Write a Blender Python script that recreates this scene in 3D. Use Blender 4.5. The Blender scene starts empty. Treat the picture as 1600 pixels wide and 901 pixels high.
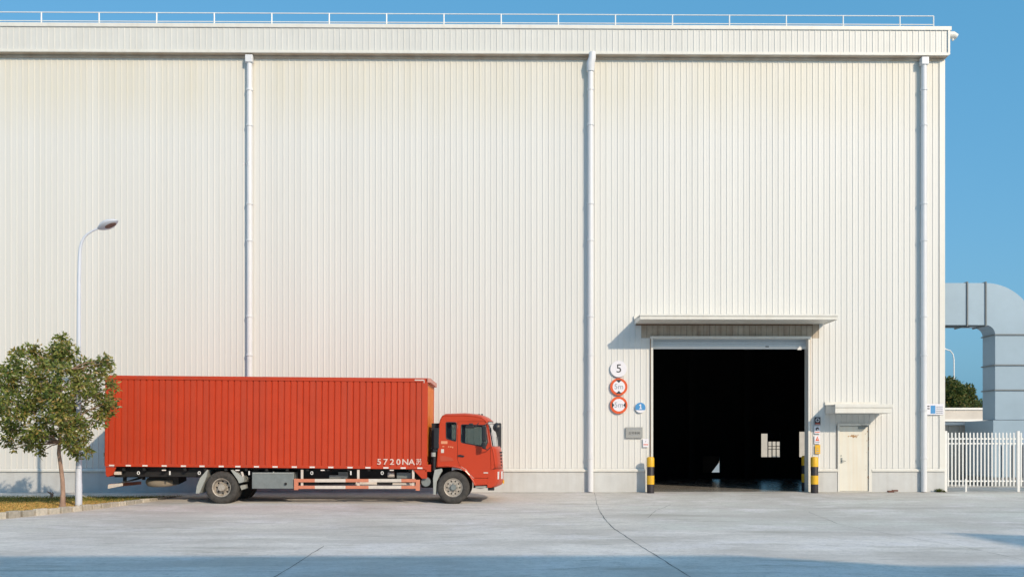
import bpy, math, random
from mathutils import Vector, Matrix, Euler
from mathutils.geometry import tessellate_polygon
random.seed(7)
sc = bpy.context.scene
C = sc.collection
R = math.radians

# ------------------------------------------------------------------ camera
YAW = R(0.55); CAMY = -33.0; EYE = 1.556; F = 1485.0; HOR = 698.0
cd = bpy.data.cameras.new('camera'); cam = bpy.data.objects.new('camera', cd); C.objects.link(cam)
cam.location = (0, CAMY, EYE); cam.rotation_euler = (R(90), 0, -YAW)
cd.sensor_width = 36; cd.lens = 36*F/1600; cd.shift_y = (HOR-450.5)/1600
cd.clip_start = 0.1; cd.clip_end = 5000
sc.camera = cam

# ------------------------------------------------------------------ light
SUN = Vector((0.66, -1.0, 0.62)).normalized()
w = bpy.data.worlds.new("World"); sc.world = w; w.use_nodes = True
nt = w.node_tree; nt.nodes.clear()
sky = nt.nodes.new('ShaderNodeTexSky'); sky.sky_type = 'NISHITA'; sky.sun_disc = False
sky.sun_elevation = math.asin(SUN.z); sky.sun_rotation = math.atan2(SUN.x, SUN.y)
sky.air_density = 1.2; sky.dust_density = 3.0; sky.ozone_density = 3.0; sky.altitude = 0
# an even clear blue over the whole dome, mixed into the physical sky (same in every direction)
mixs = nt.nodes.new('ShaderNodeMix'); mixs.data_type = 'RGBA'
mixs.inputs[0].default_value = 0.55; mixs.inputs[7].default_value = (0.28, 2.45, 4.45, 1)
bg = nt.nodes.new('ShaderNodeBackground'); bg.inputs[1].default_value = 0.15
wo = nt.nodes.new('ShaderNodeOutputWorld')
nt.links.new(sky.outputs[0], mixs.inputs[6]); nt.links.new(mixs.outputs[2], bg.inputs[0])
nt.links.new(bg.outputs[0], wo.inputs[0])
sd = bpy.data.lights.new('sun', 'SUN'); sd.energy = 2.75; sd.angle = R(0.5); sd.color = (1.0, 0.83, 0.63)
so = bpy.data.objects.new('sun', sd); C.objects.link(so)
so.rotation_euler = (-SUN).to_track_quat('-Z', 'Y').to_euler(); so.location = (40, -60, 40)
vs = sc.view_settings; vs.view_transform = 'Standard'; vs.look = 'None'; vs.exposure = 0.16; vs.gamma = 1.0
sc.cycles.max_bounces = 6; sc.cycles.transparent_max_bounces = 16

# ------------------------------------------------------------------ survey helpers (pixel of the photo -> point of the place)
def ray(px, py):
    u = (px-800)/F; v = (HOR-py)/F
    c, s = math.cos(YAW), math.sin(YAW)
    return (s+u*c, c-u*s, v)
def W(px, py, y=0.0):
    d = ray(px, py); t = (y-CAMY)/d[1]
    return Vector((d[0]*t, y, EYE+d[2]*t))
def g(y):
    "height of the yard at distance -y from the wall: a drained apron falling away from it"
    if y >= 0: return 0.0
    z = -y
    if z < 5: return -0.17*(z/4.17)*1.0 if z < 4.17 else -0.17-(z-4.17)*0.012
    return max(-0.18-(z-5)*0.010, -0.25)
def G(px, py):
    "point of the yard seen at a pixel"
    y = -8.0
    for _ in range(30):
        d = ray(px, py); t = (g(y)-EYE)/d[2]; y = CAMY+d[1]*t
    return Vector((d[0]*t, y, g(y)))

# ------------------------------------------------------------------ mesh helpers
class MB:
    def __init__(s): s.v = []; s.f = []; s.m = []; s.cm = 0
    def add(s, vs, fs):
        o = len(s.v); s.v += [tuple(p) for p in vs]
        for f in fs: s.f.append(tuple(i+o for i in f)); s.m.append(s.cm)
        return s
    def box(s, a, b, M=None):
        x0, y0, z0 = a; x1, y1, z1 = b
        if x0 > x1: x0, x1 = x1, x0
        if y0 > y1: y0, y1 = y1, y0
        if z0 > z1: z0, z1 = z1, z0
        vs = [Vector(p) for p in ((x0,y0,z0),(x1,y0,z0),(x1,y1,z0),(x0,y1,z0),(x0,y0,z1),(x1,y0,z1),(x1,y1,z1),(x0,y1,z1))]
        if M: vs = [M @ p for p in vs]
        return s.add(vs, [(0,3,2,1),(4,5,6,7),(0,1,5,4),(1,2,6,5),(2,3,7,6),(3,0,4,7)])
    def tube(s, path, r, n=10, cap=True):
        path = [Vector(p) for p in path]
        rs = r if isinstance(r, (list, tuple)) else [r]*len(path)
        vs = []; fs = []; prev = None
        for i, p in enumerate(path):
            t = (path[min(i+1, len(path)-1)]-path[max(i-1, 0)]).normalized()
            if prev is None:
                a = Vector((0,0,1)) if abs(t.z) < 0.9 else Vector((1,0,0))
                u = t.cross(a).normalized()
            else:
                u = (prev - t*prev.dot(t)).normalized()
            prev = u; w_ = t.cross(u)
            for k in range(n):
                q = 2*math.pi*k/n
                vs.append(p+(u*math.cos(q)+w_*math.sin(q))*rs[i])
        for i in range(len(path)-1):
            for k in range(n):
                k2 = (k+1) % n
                fs.append((i*n+k, i*n+k2, (i+1)*n+k2, (i+1)*n+k))
        if cap:
            fs.append(tuple(range(n-1, -1, -1))); fs.append(tuple((len(path)-1)*n+k for k in range(n)))
        return s.add(vs, fs)
    def lathe(s, prof, c=(0,0,0), axis='y', n=40):
        "prof: list of (radius, offset along the axis)"
        vs = []; fs = []
        for (r, o) in prof:
            for k in range(n):
                q = 2*math.pi*k/n
                if axis == 'y': p = (r*math.cos(q), o, r*math.sin(q))
                elif axis == 'z': p = (r*math.cos(q), r*math.sin(q), o)
                else: p = (o, r*math.cos(q), r*math.sin(q))
                vs.append(Vector(c)+Vector(p))
        for i in range(len(prof)-1):
            for k in range(n):
                k2 = (k+1) % n
                fs.append((i*n+k, (i+1)*n+k, (i+1)*n+k2, i*n+k2))
        return s.add(vs, fs)
    def plate(s, outer, holes=(), y0=0.0, y1=0.03):
        "flat plate in the XZ plane with holes, from y0 (front) to y1 (back)"
        loops = [outer]+list(holes)
        tess = tessellate_polygon([[Vector((p[0], p[1], 0)) for p in l] for l in loops])
        pts = [p for l in loops for p in l]
        n = len(pts); vs = [(p[0], y0, p[1]) for p in pts]+[(p[0], y1, p[1]) for p in pts]
        fs = []
        for t in tess:
            a, b, c = (Vector((pts[i][0], pts[i][1])) for i in t)
            if (b-a).cross(c-a) < 0: t = (t[0], t[2], t[1])
            fs.append(tuple(t)); fs.append((t[2]+n, t[1]+n, t[0]+n))
        o = 0
        for l in loops:
            m = len(l)
            for k in range(m):
                a, b = o+k, o+(k+1) % m
                fs.append((a, a+n, b+n, b))
            o += m
        return s.add(vs, fs)
    def mesh(s, name, mats, smooth=False):
        me = bpy.data.meshes.new(name)
        me.from_pydata([tuple(p) for p in s.v], [], s.f)
        if not isinstance(mats, (list, tuple)): mats = [mats]
        for m in mats: me.materials.append(m)
        if len(mats) > 1: me.polygons.foreach_set('material_index', s.m)
        if smooth: me.shade_smooth()
        me.update()
        return me
    def build(s, name, mats, parent=None, loc=(0,0,0), rot=(0,0,0), smooth=False, bevel=0, auto=None):
        me = s.mesh(name, mats, smooth or bool(auto))
        if auto: me.set_sharp_from_angle(angle=R(auto))
        return put(name, me, parent, loc, rot, bevel)
def put(name, me, parent=None, loc=(0,0,0), rot=(0,0,0), bevel=0):
    o = bpy.data.objects.new(name, me); C.objects.link(o)
    o.location = loc; o.rotation_euler = rot
    if parent: o.parent = parent
    if bevel:
        b = o.modifiers.new('bevel', 'BEVEL'); b.width = bevel; b.segments = 2; b.limit_method = 'ANGLE'; b.angle_limit = R(40)
    return o
def empty(name, loc=(0,0,0), rot=(0,0,0)):
    o = bpy.data.objects.new(name, None); C.objects.link(o); o.location = loc; o.rotation_euler = rot
    o.empty_display_size = 0.3
    return o
def tag(o, label=None, cat=None, group=None, kind=None):
    if label: o['label'] = label
    if cat: o['category'] = cat
    if group: o['group'] = group
    if kind: o['kind'] = kind
    return o
def copy_tree(o, parent=None):
    c = o.copy(); C.objects.link(c); c.parent = parent
    for ch in o.children: copy_tree(ch, c)
    return c
def disc(r, n=32, cx=0, cz=0): return [(cx+r*math.cos(2*math.pi*k/n), cz+r*math.sin(2*math.pi*k/n)) for k in range(n)]
def text(name, s, size, loc, mat, parent, depth=0.002, rot=(R(90),0,0), align='CENTER', sx=1.0, bold=0.0):
    cu = bpy.data.curves.new(name, 'FONT'); cu.body = s; cu.size = size; cu.extrude = depth
    cu.offset = bold; cu.align_x = align; cu.align_y = 'CENTER'; cu.resolution_u = 3
    o = bpy.data.objects.new(name, cu); C.objects.link(o)
    bpy.context.view_layer.update()
    me = bpy.data.meshes.new_from_object(o.evaluated_get(bpy.context.evaluated_depsgraph_get()))
    bpy.data.objects.remove(o)
    me.materials.clear(); me.materials.append(mat); me.name = name
    t = put(name, me, parent, loc, rot); t.scale = (sx, 1, 1)
    return t

# ------------------------------------------------------------------ materials
def mat(name, col, rough=0.6, metal=0.0, var=0.0, scale=4.0, bump=0.0, bscale=60.0, col2=None, spec=0.5,
        rnd=0.0, streak=None, detail=6, stretch=(1,1,1), thresh=None, coat=0.0, top=False):
    m = bpy.data.materials.new(name); m.use_nodes = True
    n = m.node_tree.nodes; l = m.node_tree.links; p = n['Principled BSDF']
    p.inputs['Roughness'].default_value = rough; p.inputs['Metallic'].default_value = metal
    p.inputs['Specular IOR Level'].default_value = spec
    if coat: p.inputs['Coat Weight'].default_value = coat; p.inputs['Coat Roughness'].default_value = 0.15
    geo = n.new('ShaderNodeNewGeometry'); mp = n.new('ShaderNodeMapping'); mp.inputs['Scale'].default_value = stretch
    l.new(geo.outputs['Position'], mp.inputs['Vector'])
    cur = None
    if var or col2:
        t = n.new('ShaderNodeTexNoise'); t.inputs['Scale'].default_value = scale; t.inputs['Detail'].default_value = detail
        t.inputs['Roughness'].default_value = 0.6
        l.new(mp.outputs[0], t.inputs['Vector'])
        rp = n.new('ShaderNodeValToRGB')
        lo, hi = thresh if thresh else (0.3, 0.7)
        rp.color_ramp.elements[0].position = lo; rp.color_ramp.elements[1].position = hi
        c1 = tuple(c*(1-var) for c in col); c2 = col2 if col2 else tuple(min(1, c*(1+var)) for c in col)
        rp.color_ramp.elements[0].color = (*(c1 if not col2 else col), 1); rp.color_ramp.elements[1].color = (*c2, 1)
        l.new(t.outputs['Fac'], rp.inputs[0]); cur = rp.outputs[0]
    else:
        rg = n.new('ShaderNodeRGB'); rg.outputs[0].default_value = (*col, 1); cur = rg.outputs[0]
    if streak:
        # weather streaks that run down the sheet: (colour, scale, amount)
        sc_, am = streak[1], streak[2]
        mp2 = n.new('ShaderNodeMapping'); mp2.inputs['Scale'].default_value = (sc_, sc_, sc_*0.04)
        l.new(geo.outputs['Position'], mp2.inputs['Vector'])
        t2 = n.new('ShaderNodeTexNoise'); t2.inputs['Scale'].default_value = 1.0; t2.inputs['Detail'].default_value = 5
        l.new(mp2.outputs[0], t2.inputs['Vector'])
        mr = n.new('ShaderNodeMapRange'); mr.inputs[1].default_value = 0.45; mr.inputs[2].default_value = 0.8
        mr.inputs[3].default_value = 0; mr.inputs[4].default_value = am
        l.new(t2.outputs['Fac'], mr.inputs[0])
        mx = n.new('ShaderNodeMix'); mx.data_type = 'RGBA'; mx.inputs[7].default_value = (*streak[0], 1)
        l.new(mr.outputs[0], mx.inputs[0]); l.new(cur, mx.inputs[6]); cur = mx.outputs[2]
    if top:
        # beige weathering that has washed down the first metre or two under the gutter
        sp_ = n.new('ShaderNodeSeparateXYZ'); l.new(geo.outputs['Position'], sp_.inputs[0])
        m1 = n.new('ShaderNodeMapRange'); m1.inputs[1].default_value = 12.2; m1.inputs[2].default_value = 13.9; m1.inputs[3].default_value = 0; m1.inputs[4].default_value = 0.6
        l.new(sp_.outputs[2], m1.inputs[0])
        mp3 = n.new('ShaderNodeMapping'); mp3.inputs['Scale'].default_value = (1.6, 1, 0.25); l.new(geo.outputs['Position'], mp3.inputs[0])
        t3 = n.new('ShaderNodeTexNoise'); t3.inputs['Scale'].default_value = 1.0; t3.inputs['Detail'].default_value = 5; l.new(mp3.outputs[0], t3.inputs['Vector'])
        m2 = n.new('ShaderNodeMath'); m2.operation = 'MULTIPLY'; l.new(m1.outputs[0], m2.inputs[0]); l.new(t3.outputs['Fac'], m2.inputs[1])
        mx = n.new('ShaderNodeMix'); mx.data_type = 'RGBA'; mx.inputs[7].default_value = (0.66,0.60,0.44,1)
        l.new(m2.outputs[0], mx.inputs[0]); l.new(cur, mx.inputs[6]); cur = mx.outputs[2]
    if rnd:
        oi = n.new('ShaderNodeObjectInfo'); mr = n.new('ShaderNodeMapRange')
        mr.inputs[3].default_value = 1-rnd; mr.inputs[4].default_value = 1+rnd
        l.new(oi.outputs['Random'], mr.inputs[0])
        hs = n.new('ShaderNodeHueSaturation'); l.new(mr.outputs[0], hs.inputs['Value']); l.new(cur, hs.inputs['Color']); cur = hs.outputs[0]
    l.new(cur, p.inputs['Base Color'])
    if bump:
        t = n.new('ShaderNodeTexNoise'); t.inputs['Scale'].default_value = bscale; t.inputs['Detail'].default_value = 4
        l.new(mp.outputs[0], t.inputs['Vector'])
        b = n.new('ShaderNodeBump'); b.inputs['Strength'].default_value = bump; b.inputs['Distance'].default_value = 0.02
        l.new(t.outputs['Fac'], b.inputs['Height']); l.new(b.outputs[0], p.inputs['Normal'])
    return m
def glass_mat(name, tintc, amount):
    m = bpy.data.materials.new(name); m.use_nodes = True
    n = m.node_tree.nodes; l = m.node_tree.links; n.clear()
    out = n.new('ShaderNodeOutputMaterial'); tr = n.new('ShaderNodeBsdfTransparent'); tr.inputs[0].default_value = (*tintc, 1)
    gl = n.new('ShaderNodeBsdfGlossy'); gl.inputs['Roughness'].default_value = 0.03
    fr = n.new('ShaderNodeFresnel'); fr.inputs[0].default_value = 1.5
    ad = n.new('ShaderNodeMath'); ad.operation = 'ADD'; ad.inputs[1].default_value = amount; ad.use_clamp = True
    mx = n.new('ShaderNodeMixShader')
    l.new(fr.outputs[0], ad.inputs[0]); l.new(ad.outputs[0], mx.inputs[0]); l.new(tr.outputs[0], mx.inputs[1]); l.new(gl.outputs[0], mx.inputs[2])
    l.new(mx.outputs[0], out.inputs[0])
    return m

M = {}
M['sheet'] = mat('white_sheet', (0.705,0.705,0.68), 0.5, var=0.015, scale=0.6, rnd=0.02, streak=((0.62,0.61,0.57),3.0,0.16), stretch=(1,1,0.15), top=True)
M['fascia'] = mat('fascia_sheet', (0.66,0.66,0.63), 0.45, var=0.03, scale=1.2, rnd=0.015, streak=((0.58,0.55,0.48),3.0,0.2))
M['trim'] = mat('white_trim', (0.73,0.72,0.67), 0.45, var=0.03, scale=3, streak=((0.5,0.42,0.30),6.0,0.22))
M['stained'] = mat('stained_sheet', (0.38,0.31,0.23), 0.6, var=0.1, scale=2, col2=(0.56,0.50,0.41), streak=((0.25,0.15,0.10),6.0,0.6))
M['ribshade'] = mat('rib_shade', (0.09,0.06,0.04), 0.8, var=0.2, scale=8)  # rib-side shade put into colour; under the canopy the relief hardly shows
M['soffit'] = mat('soffit_sheet', (0.66,0.58,0.47), 0.6, var=0.1, scale=2, col2=(0.50,0.38,0.27))
M['pipe'] = mat('white_pipe', (0.72,0.73,0.75), 0.35, var=0.03, scale=3)
M['plinth'] = mat('plinth_render', (0.57,0.585,0.585), 0.85, var=0.06, scale=2.5, bump=0.15, bscale=30, streak=((0.45,0.44,0.42),5.0,0.45))
M['rust'] = mat('rust_stain', (0.42,0.25,0.12), 0.8, var=0.2, scale=20)
M['door'] = mat('door_paint', (0.74,0.72,0.64), 0.4, var=0.03, scale=2, streak=((0.62,0.42,0.2),7.0,0.35))
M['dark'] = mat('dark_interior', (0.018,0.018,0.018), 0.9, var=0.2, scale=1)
M['shutter'] = mat('shutter_paint', (0.60,0.66,0.70), 0.4, var=0.04, scale=5)
M['conc_in'] = mat('interior_concrete', (0.34,0.32,0.28), 0.22, var=0.25, scale=1.5, detail=8)
M['orange'] = mat('truck_box_paint', (0.52,0.044,0.008), 0.62, var=0.06, scale=1.5, rnd=0.03, streak=((0.36,0.06,0.03),4.0,0.5))
M['cab'] = mat('cab_paint', (0.52,0.044,0.007), 0.45, var=0.03, scale=3, coat=0.2)
M['fadeo'] = mat('faded_orange', (0.62,0.22,0.13), 0.6, var=0.1, scale=8)
M['fadew'] = mat('faded_white_band', (0.66,0.60,0.54), 0.6, var=0.1, scale=8)
M['rubber'] = mat('tyre_rubber', (0.035,0.033,0.031), 0.85, var=0.15, scale=12, col2=(0.075,0.07,0.065))
M['rim'] = mat('rim_paint', (0.55,0.52,0.47), 0.5, metal=0.2, var=0.12, scale=20, col2=(0.30,0.25,0.20))
M['steel'] = mat('black_chassis', (0.015,0.015,0.016), 0.6, var=0.2, scale=10)
M['grey'] = mat('grey_steel', (0.24,0.27,0.27), 0.5, metal=0.3, var=0.12, scale=6)
M['lgrey'] = mat('light_grey_plastic', (0.36,0.38,0.36), 0.6, var=0.08, scale=8)
M['white'] = mat('white_paint', (0.80,0.80,0.78), 0.4, var=0.03, scale=6)
M['worn'] = mat('worn_white_lettering', (0.74,0.60,0.54), 0.6, scale=30, col2=(0.62,0.26,0.18), thresh=(0.52,0.68))
M['black'] = mat('black_plastic', (0.02,0.022,0.026), 0.4, var=0.1, scale=8)
M['glass'] = glass_mat('cab_glass', (0.62,0.67,0.66), 0.03)
M['screen'] = glass_mat('windscreen_glass', (0.6,0.68,0.68), 0.25)
M['yellow'] = mat('bollard_yellow', (0.80,0.45,0.02), 0.45, var=0.08, scale=12, streak=((0.3,0.2,0.05),9.0,0.4))
M['bblack'] = mat('bollard_black', (0.03,0.025,0.03), 0.5, var=0.2, scale=12)
M['red'] = mat('sign_red', (0.72,0.10,0.02), 0.5, var=0.04, scale=10)
M['swhite'] = mat('sign_white', (0.78,0.77,0.82), 0.5, var=0.03, scale=10)
M['blue'] = mat('sign_blue', (0.06,0.28,0.58), 0.45, var=0.05, scale=10)
M['ink'] = mat('sign_black', (0.03,0.03,0.035), 0.6)
M['inkgrey'] = mat('faded_ink', (0.30,0.33,0.38), 0.6)
M['plaque'] = mat('brushed_plaque', (0.40,0.40,0.38), 0.4, metal=0.4, var=0.06, scale=20)
M['duct'] = mat('galvanised_duct', (0.27,0.37,0.46), 0.5, metal=0.15, var=0.05, scale=1.3, rnd=0.02)
M['ductrim'] = mat('duct_flange', (0.16,0.18,0.19), 0.6, var=0.1, scale=8)
M['bark'] = mat('bark', (0.36,0.24,0.18), 0.9, var=0.3, scale=14, bump=0.5, bscale=50, stretch=(1,1,0.3))
M['kerb'] = mat('kerb_concrete', (0.46,0.42,0.35), 0.9, var=0.2, scale=9, bump=0.4, bscale=40, rnd=0.22)
M['joint'] = mat('joint_sealant', (0.10,0.10,0.095), 0.9, var=0.3, scale=5)
M['lens'] = mat('lamp_lens', (0.20,0.14,0.12), 0.3, var=0.2, scale=20)
M['lampp'] = mat('lamp_paint', (0.64,0.68,0.76), 0.4, var=0.03, scale=2)
M['lampl'] = mat('headlight_lens', (0.7,0.72,0.72), 0.12, spec=0.8)
M['farwall'] = mat('far_wall', (0.62,0.58,0.53), 0.7, var=0.06, scale=1, streak=((0.45,0.4,0.36),2.0,0.4))
M['shed'] = mat('shed_panel', (0.46,0.43,0.38), 0.7, var=0.08, scale=2)
M['teal'] = mat('old_galvanised', (0.26,0.31,0.32), 0.6, metal=0.2, var=0.12, scale=3)

def leaf_mat(name, cols, rough=0.45, trans=0.25):
    m = bpy.data.materials.new(name); m.use_nodes = True
    n = m.node_tree.nodes; l = m.node_tree.links; p = n['Principled BSDF']
    geo = n.new('ShaderNodeNewGeometry'); rp = n.new('ShaderNodeValToRGB')
    e = rp.color_ramp.elements
    e[0].position = 0; e[0].color = (*cols[0], 1); e[1].position = 1; e[1].color = (*cols[-1], 1)
    for i, c in enumerate(cols[1:-1]):
        q = e.new((i+1)/(len(cols)-1)); q.color = (*c, 1)
    l.new(geo.outputs['Random Per Island'], rp.inputs[0]); l.new(rp.outputs[0], p.inputs['Base Color'])
    p.inputs['Roughness'].default_value = rough
    tl = n.new('ShaderNodeBsdfTranslucent'); l.new(rp.outputs[0], tl.inputs[0])
    mx = n.new('ShaderNodeMixShader'); mx.inputs[0].default_value = trans
    l.new(p.outputs[0], mx.inputs[1]); l.new(tl.outputs[0], mx.inputs[2]); l.new(mx.outputs[0], n['Material Output'].inputs[0])
    return m
M['leaf'] = leaf_mat('olive_leaves', [(0.06,0.10,0.018),(0.15,0.21,0.04),(0.24,0.29,0.065),(0.33,0.33,0.09),(0.42,0.27,0.085)], 0.30, 0.32)
M['leaf2'] = leaf_mat('far_leaves', [(0.04,0.07,0.012),(0.07,0.11,0.02),(0.12,0.16,0.03),(0.20,0.15,0.035)], 0.6)
M['dry'] = leaf_mat('dry_grass', [(0.58,0.33,0.10),(0.72,0.44,0.15),(0.66,0.47,0.16),(0.36,0.33,0.08)], 0.8)
M['green'] = leaf_mat('green_grass', [(0.10,0.14,0.02),(0.17,0.19,0.04),(0.25,0.22,0.06)], 0.8)

def ground_mat():
    m = bpy.data.materials.new('yard_concrete'); m.use_nodes = True
    n = m.node_tree.nodes; l = m.node_tree.links; p = n['Principled BSDF']; p.inputs['Roughness'].default_value = 0.9
    p.inputs['Specular IOR Level'].default_value = 0.25
    geo = n.new('ShaderNodeNewGeometry'); sep = n.new('ShaderNodeSeparateXYZ'); l.new(geo.outputs['Position'], sep.inputs[0])
    def noise(scale, det=6, st=(1,1,1), rg=0.6):
        mp = n.new('ShaderNodeMapping'); mp.inputs['Scale'].default_value = st; l.new(geo.outputs['Position'], mp.inputs[0])
        t = n.new('ShaderNodeTexNoise'); t.inputs['Scale'].default_value = scale; t.inputs['Detail'].default_value = det
        t.inputs['Roughness'].default_value = rg
        l.new(mp.outputs[0], t.inputs['Vector']); return t.outputs['Fac']
    def mr(x, a, b, c, d):
        k = n.new('ShaderNodeMapRange'); k.inputs[1].default_value = a; k.inputs[2].default_value = b; k.inputs[3].default_value = c; k.inputs[4].default_value = d
        l.new(x, k.inputs[0]); return k.outputs[0]
    def mix(f, a, b, mode='MIX'):
        k = n.new('ShaderNodeMix'); k.data_type = 'RGBA'; k.blend_type = mode
        if isinstance(f, float): k.inputs[0].default_value = f
        else: l.new(f, k.inputs[0])
        for i, x in ((6, a), (7, b)):
            if isinstance(x, tuple): k.inputs[i].default_value = (*x, 1)
            else: l.new(x, k.inputs[i])
        return k.outputs[2]
    # two pours of concrete: a slightly darker apron beside the wall and a paler lane, edge at about y=-12.6
    wob = mr(noise(0.15, 2), 0, 1, -1.2, 1.2)
    ad = n.new('ShaderNodeMath'); ad.operation = 'ADD'; l.new(sep.outputs[1], ad.inputs[0]); l.new(wob, ad.inputs[1])
    zone = mr(ad.outputs[0], -12.9, -12.3, 0, 1)
    c = mix(zone, (0.83,0.775,0.725), (0.73,0.685,0.625))
    zx = mr(sep.outputs[0], 3.2, 3.6, 0, 1)
    zz = n.new('ShaderNodeMath'); zz.operation = 'MULTIPLY'; l.new(zone, zz.inputs[0]); l.new(zx, zz.inputs[1])
    c = mix(mr(zz.outputs[0], 0, 1, 0, 0.6), c, (0.64,0.645,0.59))
    c = mix(mr(noise(0.3, 6), 0.40, 0.62, 0, 0.7), c, (0.55,0.50,0.46))
    c = mix(mr(noise(0.55, 6, (1,1,1), 0.7), 0.50, 0.66, 0, 0.8), c, (0.82,0.77,0.76))
    c = mix(mr(noise(0.30, 9, (0.35,1.5,1), 0.75), 0.50, 0.60, 0, 0.55), c, (0.50,0.46,0.41))       # tyre and water marks along the lane
    c = mix(mr(noise(1.1, 10, (0.30,1.3,1), 0.8), 0.55, 0.63, 0, 0.6), c, (0.38,0.35,0.29))
    c = mix(mr(noise(0.5, 12, (0.6,2.4,1), 0.85), 0.57, 0.62, 0, 0.5), c, (0.33,0.30,0.25))
    c = mix(mr(noise(3.0, 8, (1,1,1), 0.8), 0.45, 0.62, 0, 0.30), c, (0.48,0.45,0.42))
    c = mix(mr(noise(14, 5, (1,1,1), 0.8), 0.50, 0.66, 0, 0.5), c, (0.34,0.33,0.31))
    # patchy darker strip at the foot of the wall
    foot = mr(sep.outputs[1], -0.9, 0.0, 0, 1); fm = n.new('ShaderNodeMath'); fm.operation = 'MULTIPLY'; l.new(foot, fm.inputs[0]); l.new(mr(noise(1.2, 6), 0.35, 0.6, 0, 0.5), fm.inputs[1])
    c = mix(fm.outputs[0], c, (0.25,0.235,0.2))
    l.new(c, p.inputs['Base Color'])
    b = n.new('ShaderNodeBump'); b.inputs['Strength'].default_value = 0.35; b.inputs['Distance'].default_value = 0.01
    l.new(noise(35, 6), b.inputs['Height']); l.new(b.outputs[0], p.inputs['Normal'])
    return m
M['ground'] = ground_mat()
M['soil'] = mat('bed_soil', (0.46,0.29,0.11), 0.95, col2=(0.16,0.14,0.05), scale=1.5, bump=0.6, bscale=30)

# ------------------------------------------------------------------ ground
mb = MB(); ys = [-1500,-300,-90,-60,-46,-33,-20,-14,-12,-10,-8,-7,-6,-5,-4.6,-4.17,-3,-2,-1,0]
xs = [-1500,-300,-60,-30,-15,0,15,30,60,300,1500]
ys += [20, 60, 150, 500, 1500]
for y in ys:
    for x in xs: mb.v.append((x, y, g(y)))
nx = len(xs)
for j in range(len(ys)-1):
    for i in range(nx-1):
        a = j*nx+i; mb.f.append((a, a+1, a+1+nx, a+nx)); mb.m.append(0)
tag(mb.build('yard_pavement', M['ground']), kind='structure')

def joint(pts, wd=0.03, name='pavement_joint'):
    P = [G(*p) for p in pts]; Q = []
    for a, b in zip(P, P[1:]):
        n_ = max(1, int((b-a).length/0.35))
        for k in range(n_): Q.append(a.lerp(b, k/n_))
    Q.append(P[-1])
    q = MB(); 
    for i, p in enumerate(Q):
        d = (Q[min(i+1, len(Q)-1)]-Q[max(i-1, 0)]); d.z = 0; d.normalize(); s_ = Vector((-d.y, d.x, 0))
        w_ = wd*random.uniform(0.35, 1.0)*0.5; off = s_*random.uniform(-0.012, 0.012)
        for sgn in (-1, 1):
            v = p+off+s_*w_*sgn; q.v.append((v.x, v.y, g(v.y)+0.004))
    for i in range(len(Q)-1): q.f.append((2*i, 2*i+2, 2*i+3, 2*i+1)); q.m.append(0)
    tag(q.build(name, M['joint']), kind='structure')
joint([(929,769),(932,784),(938,800)], 0.012)
joint([(938,800),(948,814),(960,826),(1008,857),(1060,889),(1110,920)], 0.023)
joint([(400,918),(442,893),(470,875),(505,853)], 0.028)
joint([(-60,890.5),(200,891),(440,892)], 0.022)
joint([(1262,799),(1310,818),(1380,832),(1440,843),(1500,853),(1600,874),(1680,892)], 0.012)
joint([(690,892),(880,889),(930,885)], 0.02)
joint([(1012,808),(1025,797),(1048,788)], 0.018)

# ------------------------------------------------------------------ the warehouse
GL = W(1020, 700).x; GR = GL+27*0.2; PITCH = 0.2
GT = W(1140, 528).z; ZB = 0.745; ZT = W(760, 92).z
X0 = GL-150*PITCH; XR = GR+24*PITCH - 0.22
XR = W(1474.5, 400).x
DEPTH = 14.2
wh = empty('warehouse', (0, 0, 0))
tag(wh, 'tall white warehouse clad in vertical ribbed sheet with a dark open gateway', 'warehouse')
def panel_mesh(z0, z1, m, wdt=PITCH):
    q = MB(); pr = [(0,0),(wdt*0.34,0.0),(wdt*0.38,-0.002),(wdt-0.030,-0.002),(wdt-0.027,-0.019),(wdt-0.005,-0.019),(wdt,0)]
    n_ = len(pr)
    vs = [(x, y, z0) for x, y in pr]+[(x, y, z1) for x, y in pr]
    return q.add(vs, [(i, i+1, i+1+n_, i+n_) for i in range(n_-1)]).mesh('wall_panel', m)
DL = W(1311, 700).x; DR = W(1356.5, 700).x; DT = W(1330, 665).z
pm = {}
def rib_shade(me):
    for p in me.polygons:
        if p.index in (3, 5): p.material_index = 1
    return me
def pmesh(z0, z1=None, m='sheet'):
    k = (round(z0, 3), z1 if z1 is None else round(z1, 3), m)
    if k not in pm: pm[k] = panel_mesh(z0, ZT+0.02 if z1 is None else z1, M[m])
    if m == 'stained' and len(pm[k].materials) < 2: pm[k].materials.append(M['ribshade']); rib_shade(pm[k])
    return pm[k]
n_tot = int(round((XR-X0)/PITCH))
x = X0; i = 0
while x+PITCH <= XR+0.01:
    mid = x+PITCH/2
    if GL < mid < GR: z0 = GT
    elif DL < mid < DR: z0 = DT+0.02
    else: z0 = ZB
    if GL-0.5 < mid < GR+0.3:
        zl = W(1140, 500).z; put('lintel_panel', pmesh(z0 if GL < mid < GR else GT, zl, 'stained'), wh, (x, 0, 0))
        if not (GL < mid < GR): put('wall_panel', pmesh(ZB, GT), wh, (x, 0, 0))
        z0 = zl
    put('wall_panel', pmesh(z0), wh, (x, 0, 0))
    x += PITCH
XE = x
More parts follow.
